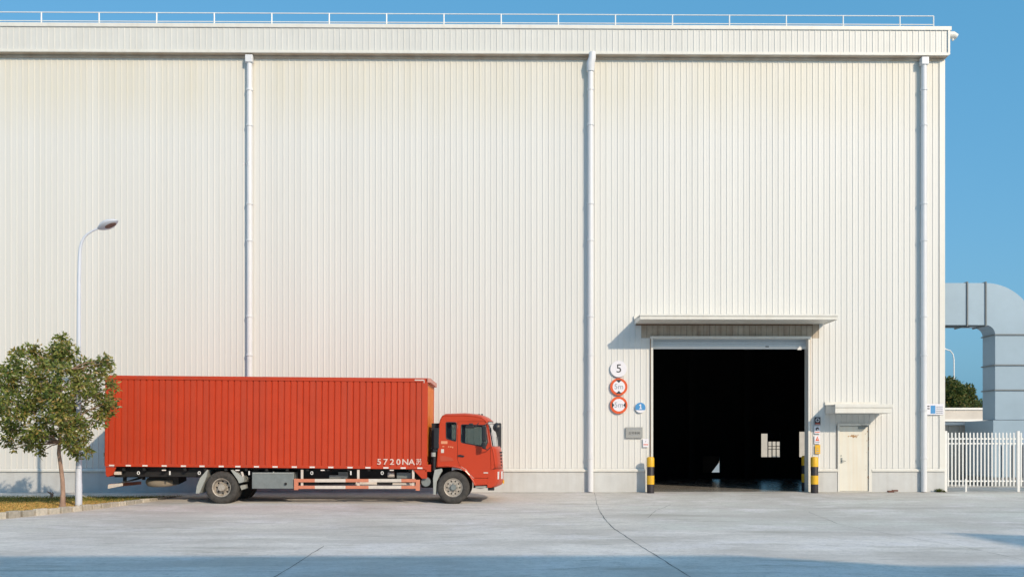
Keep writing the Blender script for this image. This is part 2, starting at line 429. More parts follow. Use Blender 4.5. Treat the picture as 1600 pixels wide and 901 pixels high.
# corner trim on the right end, side and rear walls, inner lining
q = MB(); q.box((XE, -0.04, ZB), (XR+0.03, 0.12, ZT)); q.build('corner_trim', M['trim'], wh)
def corr_side(x, y0, y1, z0, z1, sgn):
    q = MB(); n_ = int((y1-y0)/PITCH)
    pr = []
    for k in range(n_):
        y = y0+k*PITCH; pr += [(0, y), (0, y+PITCH-0.034), (sgn*0.03, y+PITCH-0.027), (sgn*0.03, y+PITCH-0.007)]
    pr.append((0, y1)); m_ = len(pr)
    vs = [(x+a, b, z0) for a, b in pr]+[(x+a, b, z1) for a, b in pr]
    return q.add(vs, [(i, i+1, i+1+m_, i+m_) for i in range(m_-1)])
corr_side(XR, 0.12, DEPTH, 0.0, 15.9, 1).build('side_wall', M['sheet'], wh)
# rear wall, dark inside, with its openings
def hole(px0, py0, px1, py1, y): 
    a = W(px0, py0, y); b = W(px1, py1, y); return [(a.x, b.z), (b.x, b.z), (b.x, a.z), (a.x, a.z)]
win1 = hole(1189.5, 677, 1219.5, 713.5, DEPTH); win2 = hole(1249, 674, 1262, 713.5, DEPTH); drx = hole(1098, 712, 1125, 737.5, DEPTH)
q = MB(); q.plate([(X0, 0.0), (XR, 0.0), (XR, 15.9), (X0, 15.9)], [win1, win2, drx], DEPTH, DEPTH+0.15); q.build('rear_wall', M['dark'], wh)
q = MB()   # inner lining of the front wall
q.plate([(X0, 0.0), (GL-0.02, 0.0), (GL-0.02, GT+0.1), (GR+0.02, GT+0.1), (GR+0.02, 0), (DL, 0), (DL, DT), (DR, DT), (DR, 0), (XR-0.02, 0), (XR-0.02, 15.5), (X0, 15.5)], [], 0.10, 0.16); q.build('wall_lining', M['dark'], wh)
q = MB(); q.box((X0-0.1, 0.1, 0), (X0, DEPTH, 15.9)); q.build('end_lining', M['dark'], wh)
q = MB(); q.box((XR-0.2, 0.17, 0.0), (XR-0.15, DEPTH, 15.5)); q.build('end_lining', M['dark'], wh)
q = MB(); q.box((X0, 0.0, 15.6), (XR, DEPTH+0.1, 15.75)); q.build('roof', M['fascia'], wh)
q = MB(); q.box((X0, 0.03, -0.3), (XR-0.2, DEPTH, 0.006)); q.build('interior_floor', M['conc_in'], wh)
for px in (1080, 1168):
    a = W(px, 700, 12.0); q = MB(); q.box((a.x-0.02, 11.9, 0), (a.x+0.02, 12.1, 12)); q.box((a.x-0.12, 11.88, 0), (a.x+0.12, 11.9, 12)); q.box((a.x-0.12, 12.1, 0), (a.x+0.12, 12.12, 12)); q.build('steel_column', M['dark'], wh)
# far windows: frames, bars and a white leaf
for hl, nb, leaf in ((win1, 3, 0.36), (win2, 1, 0.75)):
    a, b = hl[0], hl[2]; wx_ = b[0]-a[0]
    fr = MB(); 
    fr.box((a[0], DEPTH-0.05, a[1]-0.04), (b[0], DEPTH-0.003, a[1])); fr.box((a[0], DEPTH-0.05, b[1]), (b[0], DEPTH-0.003, b[1]+0.04))
    f = fr.build('rear_window', M['black'], wh)
    bb = MB()
    for k in range(nb+1):
        xx = a[0]+leaf*wx_+(1-leaf)*wx_*k/max(nb, 1); bb.box((xx-0.02, DEPTH+0.03, a[1]), (xx+0.02, DEPTH+0.07, b[1]))
    for zz in (0.34, 0.46): bb.box((a[0]+leaf*wx_, DEPTH+0.04, a[1]+(b[1]-a[1])*zz-0.015), (b[0], DEPTH+0.06, a[1]+(b[1]-a[1])*zz+0.015))
    bb.build('window_bar', M['black'], f)
a, b = drx[0], drx[2]
q = MB(); q.plate([(a[0], a[1]), (b[0]-(b[0]-a[0])*0.48, a[1]), (b[0]-(b[0]-a[0])*0.05, a[1]+(b[1]-a[1])*0.6), (b[0], b[1]), (a[0], b[1])], [], DEPTH+0.03, DEPTH+0.07); q.build('rear_door', mat('rear_door_brown', (0.10,0.06,0.04), 0.7, var=0.2, scale=4), wh)  # leaf cut away at one corner; the gap stands in for a lit patch
a, b = win1[0], win1[2]
q = MB(); q.plate([(a[0]+(b[0]-a[0])*0.38, a[1]+(b[1]-a[1])*0.66), (b[0], a[1]+(b[1]-a[1])*0.66), (b[0], b[1]), (a[0]+(b[0]-a[0])*0.38, b[1])], [], DEPTH+0.08, DEPTH+0.10); q.build('window_blind', M['dark'], wh)
# plinth
ply = -0.05
def plinth(xa, xb):
    q = MB(); q.box((xa, ply, -0.25), (xb, 0.09, ZB-0.02)); q.build('plinth', M['plinth'], wh, bevel=0.008)
    q = MB(); q.box((xa, -0.035, ZB-0.018), (xb, 0.02, ZB+0.045))
    q.add([(xa,-0.10,ZB-0.035),(xb,-0.10,ZB-0.035),(xb,-0.10,ZB+0.015),(xa,-0.10,ZB+0.015),(xa,-0.036,ZB+0.06),(xb,-0.036,ZB+0.06)], [(0,1,2,3),(3,2,5,4)])
    q.add([(xa,-0.10,ZB-0.035),(xb,-0.10,ZB-0.035),(xb,-0.052,ZB-0.035),(xa,-0.052,ZB-0.035)], [(0,3,2,1)])
    q.build('drip_flashing', M['trim'], wh)
PG = GL-0.27
plx = [X0]
xx = W(1475, 750).x
bounds = [X0, W(-300,750).x, W(118,750).x, W(520,750).x, W(922,750).x, PG]
for a, b in zip(bounds, bounds[1:]): plinth(a+0.006, b-0.006)
plinth(GR+0.215, DL-0.075); plinth(DR+0.105, W(1439,750).x-0.006); plinth(W(1439,750).x+0.006, XR+0.02)
# fascia box that carries the gutter
FY = -0.24; FB = W(760, 83.5, FY).z; FT = W(760, 45.5, FY).z; FC = W(760, 39.0, FY).z
fmesh = panel_mesh(FB+0.07, FT, M['fascia'])
x = X0
while x+PITCH <= XR+0.12:
    put('fascia_panel', fmesh, wh, (x, FY, 0)); x += PITCH
XF = XR+0.06
q = MB(); q.box((X0, FY-0.045, FT+0.006), (XF+0.09, FY+0.5, FC)); q.build('parapet_cap', M['trim'], wh, bevel=0.01)
q = MB(); q.box((X0, FY-0.045, FB-0.02), (XF, FY+0.02, FB+0.07)); q.build('fascia_edge', M['trim'], wh)
q = MB(); q.add([(X0,FY+0.02,FB),(XF,FY+0.02,FB),(XF,0.0,ZT+0.05),(X0,0.0,ZT+0.05)], [(0,3,2,1)])
q.box((X0, -0.05, ZT-0.03), (XF-0.06, -0.002, ZT+0.05)); q.build('gutter_soffit', M['soffit'], wh)
q = MB(); q.box((XF, FY-0.02, FB), (XF+0.025, 1.6, FT)); q.box((XF-0.04, FY-0.05, FB), (XF+0.03, FY-0.02, FT)); q.build('fascia_end', M['trim'], wh)
q = MB(); a = W(1495, 56, -0.05)
q.tube([(XF, -0.05, a.z+0.02), (a.x-0.12, -0.05, a.z+0.02), (a.x, -0.05, a.z-0.04)], [0.12, 0.125, 0.10], 10)
q.tube([(a.x-0.14, -0.05, a.z-0.02), (a.x-0.14, -0.05, a.z-0.18)], 0.04, 8)
q.build('overflow_spout', M['trim'], wh, auto=40)
# downpipes
def downpipe(px, kink=False, r=0.115, off=0.22):
    xx = W(px, 400).x
    q = MB(); q.tube([(xx, -off, ZT-0.10), (xx, -off, 0.01)], r, 16)
    d = q.build('downpipe', M['pipe'], wh, auto=40)
    c = MB(); c.box((xx-r-0.03, -off-0.13, ZT-0.24), (xx+r+0.03, -0.06, ZT+0.02)) if not kink else c.tube([(xx+0.06, -0.25, ZT+0.12), (xx+0.05, -0.26, ZT-0.06), (xx-0.0, -off-0.02, ZT-0.22), (xx, -off, ZT-0.5)], [0.12, 0.13, 0.15, 0.13], 14)
    c.build('hopper', M['pipe'], d, auto=40, bevel=0.0 if kink else 0.02)
    for py in (143, 198, 320, 377, 380+115, 555, 640, 715):
        z = W(px, py).z
        s = MB(); s.tube([(xx, -off, z-0.03), (xx, -off, z+0.03)], r+0.02, 16); s.box((xx-0.02, -off, z-0.02), (xx+0.02, 0, z+0.02))
        s.build('pipe_clamp', M['pipe'], d, auto=40)
downpipe(391.5, r=0.098, off=0.125); downpipe(922, True, r=0.098, off=0.19); downpipe(1440.5, r=0.098, off=0.16); downpipe(-290)

# gateway: jambs, header, shutter
q = MB(); q.box((GL-0.27, -0.045, 0.0), (GL-0.08, 0.09, ZB+0.03)); q.build('jamb_foot', M['trim'], wh, bevel=0.006)
q = MB(); q.box((GL-0.075, -0.075, 0), (GL, 0.34, GT+0.05)); q.build('gate_jamb', M['trim'], wh, bevel=0.006)
q = MB(); q.box((GL-0.092, -0.05, ZB), (GL-0.077, 0.0, GT)); q.build('rusty_edge', M['rust'], wh)
q = MB(); q.box((GR+0.08, -0.045, 0.0), (GR+0.21, 0.09, ZB+0.03)); q.build('jamb_foot', M['trim'], wh, bevel=0.006)
q = MB(); q.box((GR, -0.075, 0), (GR+0.075, 0.34, GT+0.05)); q.build('gate_jamb', M['trim'], wh, bevel=0.006)
q = MB(); q.box((GR+0.077, -0.05, ZB), (GR+0.09, 0.0, GT)); q.build('rusty_edge', M['rust'], wh)
q = MB(); q.box((GL-0.10, -0.11, GT-0.03), (GR+0.10, 0.06, GT+0.06)); q.build('gate_header', M['trim'], wh, bevel=0.006)
sh = MB(); zs = W(1140, 545, 0.2).z; sh.box((GL, 0.20, zs), (GR, 0.24, zs+0.09)); shb = sh.build('roller_shutter', M['white'], wh)
zz = zs+0.092
sm = MB(); sm.box((0, 0, 0), (GR-GL, 0.03, 0.084)); sme = sm.mesh('slat', M['shutter'])
while zz < GT+0.1: put('slat', sme, shb, (GL, 0.21, zz)); zz += 0.09
q = MB(); q.box((GR-0.30, 0.17, zs-0.03), (GR-0.16, 0.20, zs+0.06)); q.build('shutter_bracket', M['white'], shb)
q = MB(); q.box((GR-1.42, 0.185, zs+0.07), (GR-1.30, 0.20, zs+0.10)); q.build('shutter_latch', M['black'], shb)

# big canopy over the gateway and the small one over the door
def canopy(pxa, pxb, pytop, pybot, dep, back_lift, name):
    a = W(pxa, pytop, -dep); b = W(pxb, pybot, -dep); x0, x1, zt, zb = a.x, b.x, a.z, b.z
    q = MB(); th = zt-zb
    # gutter-like front edge
    q.box((x0, -dep, zb), (x1, -dep+0.04, zb+th*0.62)); q.box((x0-0.01, -dep-0.03, zb+th*0.62), (x1+0.01, -dep+0.06, zt))
    c = q.build(name, M['trim'], wh, bevel=0.006)
    q = MB()
    q.add([(x0,-dep+0.06,zt-0.02),(x1,-dep+0.06,zt-0.02),(x1,-0.04,zt+back_lift),(x0,-0.04,zt+back_lift),
           (x0,-dep+0.06,zt-0.06),(x1,-dep+0.06,zt-0.06),(x1,-0.04,zt+back_lift-0.04),(x0,-0.04,zt+back_lift-0.04)],
          [(0,1,2,3),(7,6,5,4),(1,5,6,2),(3,7,4,0),(0,4,5,1)])
    q.build('canopy_roof', M['trim'], c)
    q = MB(); zr = zb+0.02
    k = 0; xx = x0+0.02
    while xx < x1-0.1:
        q.box((xx, -dep+0.045, zr), (min(xx+0.19, x1-0.02), -0.04, zr+0.02)); xx += 0.2
    q.build('canopy_soffit', M['trim'], c)
    for xa, sg in ((x0, 1), (x1, -1)):
        q = MB(); t = 0.025*sg
        q.add([(xa,-dep+0.04,zb),(xa,-0.04,zb),(xa,-0.04,zt+back_lift-0.05),(xa,-dep+0.04,zt-0.03),
               (xa+t,-dep+0.04,zb),(xa+t,-0.04,zb),(xa+t,-0.04,zt+back_lift-0.05),(xa+t,-dep+0.04,zt-0.03)],
              [(0,1,2,3),(7,6,5,4),(0,4,5,1),(2,6,7,3)])
        q.build('canopy_side', M['trim'], c)
    q = MB(); q.box((x0-0.02, -0.07, zt+back_lift-0.02), (x1-0.1, -0.0, zt+back_lift+0.10)); q.build('canopy_flashing', M['trim'], c)
    return x0, x1, zb
x0, x1, zb = canopy(1000, 1309, 490.5, 499, 1.38, 0.02, 'gate_canopy')
q = MB(); q.box((x0+0.05, -0.06, zb-0.03), (x1-0.4, -0.036, zb+0.02)); q.build('canopy_ledger', mat('brown_ledger', (0.16,0.10,0.06), 0.8, var=0.2, scale=8), wh)
canopy(1305, 1394, 631, 645, 1.02, 0.02, 'door_canopy')

# pedestrian door
q = MB(); q.plate([(DL-0.07, 0.0), (DR+0.10, 0.0), (DR+0.10, DT+0.09), (DL-0.07, DT+0.09)], [[(DL, 0.02), (DR, 0.02), (DR, DT), (DL, DT)]], -0.075, 0.05)
q.build('door_frame', M['trim'], wh, bevel=0.005)
q = MB(); q.box((DL+0.012, -0.03, 0.03), (DR-0.012, 0.02, DT-0.012)); dd = q.build('door', M['door'], wh, bevel=0.004)
q = MB(); hz = W(1315, 719).z; q.box((DL+0.05, -0.05, hz-0.09), (DL+0.10, -0.03, hz+0.10)); q.tube([(DL+0.075,-0.05,hz),(DL+0.075,-0.085,hz),(DL+0.20,-0.085,hz-0.015)], 0.011, 8); q.tube([(DL+0.06,-0.05,hz+0.17),(DL+0.06,-0.035,hz+0.17)], 0.02, 10); q.build('handle', M['grey'], dd)
q = MB(); q.box((DR-0.36, -0.10, DT-0.10), (DR-0.14, -0.03, DT-0.045)); q.tube([(DR-0.2,-0.09,DT-0.06),(DR-0.05,-0.15,DT+0.0),(DR-0.3,-0.17,DT+0.02)], 0.012, 6); q.build('door_closer', M['grey'], dd)
for pz in (685, 700, 745):
    q = MB(); z = W(1355, pz).z; q.tube([(DR-0.004,-0.045,z-0.06),(DR-0.004,-0.045,z+0.06)], 0.012, 8); q.build('hinge', M['rust'], dd)
rs = MB()
for k in range(46):
    cx, cz = W(1333+random.gauss(0, 2.6), 681+random.gauss(0, 1.1)).xz[:] if False else (W(1333+random.gauss(0,2.6),700).x, W(1333,681+random.gauss(0,1.1)).z)
    r = random.uniform(0.006, 0.022); rs.add([(cx+r*1.6*math.cos(t)*random.uniform(.7,1.2), -0.0325-0.0001*k/46, cz+r*math.sin(t)) for t in [i*math.pi/4 for i in range(8)]], [tuple(range(8))])
for k in range(9):
    cx = DR-0.03-abs(random.gauss(0, 0.05)); cz = random.uniform(0.1, DT-0.1); r = random.uniform(0.004, 0.014)
    rs.add([(cx+r*math.cos(t), -0.0325-0.0001*k/24, cz+1.8*r*math.sin(t)) for t in [i*math.pi/4 for i in range(8)]], [tuple(range(8))])
rs.build('rust_spots', M['rust'], dd)

# ------------------------------------------------------------------ roof railing
ry = 0.6; rr = empty('roof_railing', (0, ry, 15.75)); tag(rr, 'thin white pipe railing running along the roof edge of the warehouse', 'railing')
rt = W(760, 22.5, ry).z-15.75; rb = W(760, 36, ry).z-15.75
xe = W(1458.5, 30, ry).x; xp = W(1406, 30, ry).x; stp = W(1406,30,ry).x-W(1317.3,30,ry).x
for z in (rt, rb): q = MB(); q.tube([(X0, 0, z), (xe, 0, z)], 0.019, 8); q.build('rail', M['white'], rr)
pmb = MB(); pmb.tube([(0,0,0),(0,0,rt)], 0.026, 8); pme = pmb.mesh('post', M['white'])
put('post', pme, rr, (xe, 0, 0)); x = xp
while x > X0: put('post', pme, rr, (x, 0, 0)); x -= stp

# ------------------------------------------------------------------ signs
def sign(name, loc, label, cat='sign', group=None): return tag(empty(name, loc), label, cat, group)
SY = -0.062
def round_sign(px, py, r, label, kind):
    c = W(px, py, SY); e = sign('round_sign', c, label)
    q = MB(); q.plate(disc(r, 40), [], -0.02, 0.025); q.build('sign_plate', M['red'] if kind != 'num' else M['swhite'], e)
    if kind == 'num': text('numeral', '5', r*1.45, (0.01, -0.023, 0), M['ink'], e)
    else:
        q = MB(); q.plate(disc(r*0.72, 40), [], -0.023, -0.0205); q.build('sign_face', M['swhite'], e)
        text('numeral', '5m', r*0.86, (0.0, -0.026, 0), M['inkgrey'], e)
        for s_ in (-1, 1):
            if kind == 'height': pts = [(-r*0.36, s_*r*0.80), (r*0.36, s_*r*0.80), (0, s_*r*0.46)]
            else: pts = [(s_*r*0.80, -r*0.36), (s_*r*0.80, r*0.36), (s_*r*0.52, 0)]
            if (pts[1][0]-pts[0][0])*(pts[2][1]-pts[0][1])-(pts[1][1]-pts[0][1])*(pts[2][0]-pts[0][0]) < 0: pts = pts[::-1]
            q = MB(); q.plate(pts, [], -0.027, -0.0235); q.build('triangle_mark', M['ink'], e)
            if kind == 'height':
                pts = [(-r*0.5, s_*r*0.60), (r*0.5, s_*r*0.60), (r*0.34, s_*r*0.76), (-r*0.34, s_*r*0.76)]
    return e
round_sign(966.5, 576, 0.285, 'plain white round sign with a black 5, topmost of three left of the gateway', 'num')
round_sign(966.8, 604, 0.30, 'red ringed height limit sign reading 5m with triangles above and below', 'height')
round_sign(966.8, 632.5, 0.30, 'red ringed width limit sign reading 5m with triangles left and right', 'width')
e = sign('round_sign', W(1000.5, 636.5, SY), 'small blue round sign with a white 1 and white lower strip beside the gateway')
rr_ = 0.18
q = MB(); q.plate(disc(rr_, 32), [], -0.015, 0.025); q.build('sign_plate', M['swhite'], e)
q = MB(); q.plate([(rr_*math.cos(t)*0.985, rr_*math.sin(t)*0.985) for t in [R(-28)+k*R(236)/24 for k in range(25)]], [], -0.018, -0.0155); q.build('sign_face', M['blue'], e)
q = MB(); q.plate([(-0.045,-0.045),(0.055,-0.045),(0.055,-0.02),(0.025,-0.02),(0.025,0.12),(-0.005,0.12),(-0.05,0.085),(-0.038,0.062),(-0.01,0.08),(-0.01,-0.02),(-0.045,-0.02)], [], -0.021, -0.0185); q.build('numeral', M['swhite'], e)
a = W(977.5, 667, SY); b = W(1004, 684, SY); e = sign('plaque', ((a.x+b.x)/2, SY, (a.z+b.z)/2), 'grey metal name plaque with a row of dark characters left of the gateway', 'plaque')
hw, hh = (b.x-a.x)/2, (a.z-b.z)/2
q = MB(); q.box((-hw, -0.015, -hh), (hw, 0.028, hh)); q.build('sign_plate', M['plaque'], e, bevel=0.005)
q = MB(); q.box((-hw*0.75, -0.018, hh*0.62), (-hw*0.62, -0.0155, hh*0.8)); q.box((-hw*0.5, -0.018, hh*0.66), (hw*0.85, -0.0155, hh*0.76)); q.box((-hw*0.4, -0.018, -hh*0.48), (hw*0.5, -0.0155, -hh*0.42)); q.build('small_print', M['inkgrey'], e)
text('characters', '五号车间', 0.10, (0, -0.018, -0.02), M['ink'], e)
def sticker(px0, py0, px1, py1, label, base, marks, nm='notice'):
    a = W(px0, py0, -0.06); b = W(px1, py1, -0.06); e = sign(nm, ((a.x+b.x)/2, -0.0625, (a.z+b.z)/2), label, 'sign')
    hw, hh = (b.x-a.x)/2, (a.z-b.z)/2
    q = MB(); q.box((-hw, -0.004, -hh), (hw, 0.006, hh)); q.build('sign_plate', base, e)
    for j, (kind, cx, cz, sx, sz, m) in enumerate(marks):
        q = MB(); y0, y1 = -0.007-0.0015*j, -0.0045
        if kind == 'box': q.box(((cx-sx)*hw, y0, (cz-sz)*hh), ((cx+sx)*hw, y1, (cz+sz)*hh))
        elif kind == 'ring': q.plate([(cx*hw+sx*hw*math.cos(t), cz*hh+sx*hw*math.sin(t)) for t in [i*math.pi/12 for i in range(24)]], [[(cx*hw+sz*hw*math.cos(t), cz*hh+sz*hw*math.sin(t)) for t in [i*math.pi/12 for i in range(24)]]], y0, y1)
        elif kind == 'disc': q.plate([(cx*hw+sx*hw*math.cos(t), cz*hh+sx*hw*math.sin(t)) for t in [i*math.pi/12 for i in range(24)]], [], y0, y1)
        elif kind == 'tri': q.plate([((cx-sx)*hw, (cz-sz)*hh), ((cx+sx)*hw, (cz-sz)*hh), (cx*hw, (cz+sz)*hh)], [], y0, y1)
        q.build('printed_mark', m, e)
sticker(1272.5, 651, 1282, 664, 'square black notice with a ring symbol, topmost of the column beside the gateway', M['inkgrey'],
        [('box', 0, 0.1, 0.95, 0.85, M['ink']), ('ring', 0, 0.25, 0.62, 0.42, M['swhite']), ('box', 0, -0.62, 0.7, 0.1, M['red'])])
sticker(1272.5, 665.5, 1281.5, 677, 'white notice with a dark half round symbol over a red line', M['swhite'],
        [('disc', 0, 0.25, 0.6, 0, M['ink']), ('disc', 0.12, 0.05, 0.28, 0, M['swhite']), ('box', 0, -0.62, 0.8, 0.09, M['red'])])
sticker(1272.5, 679.5, 1281.5, 693, 'white notice with an orange warning triangle over a printed line', M['swhite'],
        [('tri', 0, 0.25, 0.65, 0.55, M['red']), ('box', 0, 0.12, 0.08, 0.2, M['swhite']), ('box', 0, -0.6, 0.7, 0.1, M['inkgrey'])])
sticker(1273.5, 694.5, 1281.5, 708.5, 'plain yellow warning notice above the right bollard, lowest of its column', M['yellow'],
        [('tri', 0, 0.1, 0.45, 0.35, M['inkgrey']), ('tri', 0, 0.08, 0.3, 0.2, M['yellow']), ('box', 0, -0.7, 0.6, 0.08, M['inkgrey'])])
sticker(1004.5, 685, 1013.5, 698, 'small white notice with a pink line at the left gate jamb', M['swhite'],
        [('box', 0, 0.35, 0.12, 0.16, M['inkgrey']), ('box', 0, -0.4, 0.8, 0.1, M['red'])])
sticker(1447.5, 630.5, 1474.5, 647.5, 'wide pale board with a blue printed block near the right corner of the wall', M['swhite'],
        [('box', -0.25, -0.05, 0.28, 0.75, M['blue']), ('box', -0.78, 0.55, 0.13, 0.10, M['ink']), ('box', -0.78, 0.12, 0.13, 0.10, M['ink']),
         ('box', 0.5, 0.45, 0.38, 0.06, M['inkgrey']), ('box', 0.5, 0.1, 0.38, 0.06, M['inkgrey']), ('box', 0.5, -0.3, 0.38, 0.06, M['inkgrey']), ('box', 0.5, -0.65, 0.38, 0.06, M['inkgrey'])], 'notice_board')

# ------------------------------------------------------------------ bollards
def bollard():
    e = empty('bollard'); r = 0.125; H = 1.24
    q = MB(); q.lathe([(0,0),(r,0),(r,H-0.05),(r*0.85,H-0.015),(r*0.45,H),(0,H)], n=24, axis='z'); q.build('post', M['bblack'], e, auto=45)
    for z0, z1 in ((0.30, 0.60), (0.90, H-0.05)):
        q = MB(); q.lathe([(r-0.004,z0),(r+0.004,z0),(r+0.004,z1),(r-0.004,z1)] if z1 < 1 else [(r-0.004,z0),(r+0.004,z0),(r+0.004,z1),(r*0.88,H-0.008),(r*0.45,H+0.006),(0,H+0.006)], n=24, axis='z')
        q.build('yellow_band', M['yellow'], e, auto=45)
    return e
b1 = bollard(); b1.location = (W(1016.4, 768, -0.45).x, -0.45, g(-0.45)); tag(b1, 'yellow and black bollard at the left jamb of the gateway', 'bollard', 'yellow and black bollards at the gateway')
b2 = copy_tree(b1); b2.location = (W(1272.6, 768, -0.45).x, -0.45, g(-0.45)); b2['label'] = 'yellow and black bollard outside the right jamb under the yellow notice'
b3 = copy_tree(b1); b3.location = (W(1257.3, 765, 0.75).x+0.02, 0.75, 0.006); b3['label'] = 'yellow and black bollard just inside the gateway, half hidden by the right jamb'

# ------------------------------------------------------------------ fence at the right
fe = empty('picket_fence', (W(1477, 750, 0.05).x, 0.05, 0)); tag(fe, 'white steel picket fence running right from the warehouse corner', 'fence')
fx = fe.location.x; ft = W(1500, 675, 0.05).z; fb = W(1500, 759, 0.05).z
pk = MB(); pk.box((-0.022,-0.02,fb), (0.022,0.006,ft-0.03)); pk.add([(-0.022,-0.02,ft-0.03),(0.022,-0.02,ft-0.03),(0.022,0.006,ft-0.03),(-0.022,0.006,ft-0.03),(0,-0.007,ft)], [(0,1,4),(1,2,4),(2,3,4),(3,0,4)])
pkm = pk.mesh('picket', M['white'])
for k in range(62): put('picket', pkm, fe, (0.10+k*0.128, 0, 0))
for py in (685, 692.5, 751):
    z = W(1500, py, 0.05).z; q = MB(); q.box((0, 0.008, z-0.025), (8.1, 0.04, z+0.025)); q.build('rail', M['white'], fe)
for px in (1477.5, 1591, 1705):
    xx = W(px, 700, 0.05).x-fx; q = MB(); q.box((xx-0.045, -0.03, 0), (xx+0.045, 0.05, ft+0.05)); q.build('post', M['white'], fe, bevel=0.005)
xx = W(1509, 750, 0.05).x-fx; q = MB(); q.box((xx-0.03, -0.03, 0.0), (xx+0.03, 0.007, fb+0.25)); q.build('bottom_stay', M['white'], fe)

# ------------------------------------------------------------------ air duct behind the fence
dy = 5.0; du = empty('air_duct', (0, 0, 0))
tag(du, 'large pale square air duct leaving the warehouse side and bending down', 'air duct')
dw = 1.0
def dp(px, py): v = W(px, py, dy); return (v.x, v.z)
xA = XR-0.1; (x2, zt_) = dp(1540, 442); (_, zb_) = dp(1540, 507.5)
(xi, zi) = dp(1555, 520); wd = zt_-zb_
segs = [xA, dp(1511, 450)[0], x2]
for a, b in zip(segs, segs[1:]):
    q = MB(); q.box((a+0.02, dy, zb_), (b-0.02, dy+dw, zt_)); q.build('duct_section', M['duct'], du)
# elbow: inner radius small, outer large
ri = xi-x2; ex, ez = x2, zi-0.0
inner = [(x2+ri*math.sin(t), (zb_-ri)+ri*math.cos(t)) for t in [k*math.pi/2/8 for k in range(9)]]
ro = ri+wd*1.0
outer = [(x2+ro*math.sin(t), (zb_-ri)+ro*math.cos(t)) for t in [k*math.pi/2/20 for k in range(21)]]
zc = zb_-ri
poly = outer + inner[::-1]
q = MB(); q.plate(poly[::-1], [], dy, dy+dw); q.build('duct_elbow', M['duct'], du, auto=30)
xL = x2+ri; xRr = x2+ro; 
vz = [zc, dp(1555, 570)[1], dp(1555, 609)[1], dp(1555, 656)[1]]
for a, b in zip(vz, vz[1:]):
    q = MB(); q.box((xL, dy, b+0.02), (xRr, dy+dw, a-0.02)); q.build('duct_section', M['duct'], du)
for xx in segs[1:]:
    q = MB(); q.plate([(xx-0.025, zb_-0.05), (xx+0.025, zb_-0.05), (xx+0.025, zt_+0.05), (xx-0.025, zt_+0.05)], [], dy-0.05, dy+dw+0.05); q.build('flange', M['ductrim'], du)
for z in vz[:3]:
    q = MB(); q.box((xL-0.05, dy-0.05, z-0.022), (xRr+0.05, dy+dw+0.05, z+0.022)); q.build('flange', M['ductrim'], du)
q = MB(); q.box((xA, dy+0.1, zb_-0.04), (x2-0.1, dy+0.2, zb_-0.001)); q.box((xA, dy+0.5, zb_-0.04), (x2-0.4, dy+0.6, zb_-0.001)); q.build('duct_bearer', M['ductrim'], du)
# plenum box below
px_ = dp(1551, 656); q = MB(); q.box((px_[0], dy-0.05, 0.35), (xRr+3.0, dy+2.3, vz[3])); q.build('plenum_box', M['duct'], du)
k = 0; xx = px_[0]+0.35
while xx < xRr+3:
    q = MB(); q.box((xx-0.02, dy-0.09, 0.35), (xx+0.02, dy-0.052, vz[3]-1.0)); q.build('panel_seam', M['ductrim'], du); xx += 0.42
q = MB(); q.box((px_[0]-0.1, dy-0.2, 0), (xRr+3.1, dy+2.5, 0.345)); q.build('duct_footing', M['ductrim'], du)
# shed between the warehouse and the duct
a = W(1477, 663, 7.6); b = W(1508, 668, 7.6)
e = empty('small_shed', (a.x, 7.6, 0)); tag(e, 'small beige panel shed with a white flat roof behind the picket fence', 'shed')
hs = a.z; wds = b.x-a.x
for k in range(6):
    q = MB(); q.box((-1.2+k*0.45+0.005, 0, 0), (-1.2+(k+1)*0.45-0.005, 0.05, hs-0.03)); q.build('wall_panel', M['shed'], e)
q = MB(); q.box((-1.2, 0.06, 0), (1.5, 2.5, hs-0.03)); q.build('wall', M['shed'], e)
q = MB(); q.box((-1.3, -0.12, hs-0.02), (1.55, 2.6, hs+0.11)); q.build('roof', M['white'], e)
# long low building with a banded top
by = 24.0; a = W(1480, 637, by); b = W(1480, 655, by)
e = empty('low_building', (30, by, 0)); tag(e, 'long low pale building with white edged parapet behind the shed', 'building')
q = MB(); q.box((-8, 0, 0), (30, 8, b.z-0.15)); q.build('wall', M['farwall'], e)
q = MB(); q.box((-8, -0.3, b.z), (30, 8, a.z-0.12)); q.build('parapet', M['farwall'], e)
q = MB(); q.box((-8.1, -0.38, a.z-0.119), (30, 8.1, a.z)); q.build('parapet_cap', M['white'], e)
q = MB(); q.box((-8.1, -0.38, b.z-0.12), (30, 8.1, b.z-0.001)); q.build('parapet_band', M['white'], e)
# white hall far behind, seen only through the rear windows
e = empty('far_hall', (20, 62, 0)); tag(e, 'pale hall seen through the small rear window inside the dark gateway', 'building')
q = MB(); q.box((-12, 0, 0), (26, 10, 3.4)); q.build('wall', M['shed'], e)
q = MB(); q.box((-12.2, -0.2, 3.41), (26.2, 10.2, 3.7)); q.build('roof', M['grey'], e)

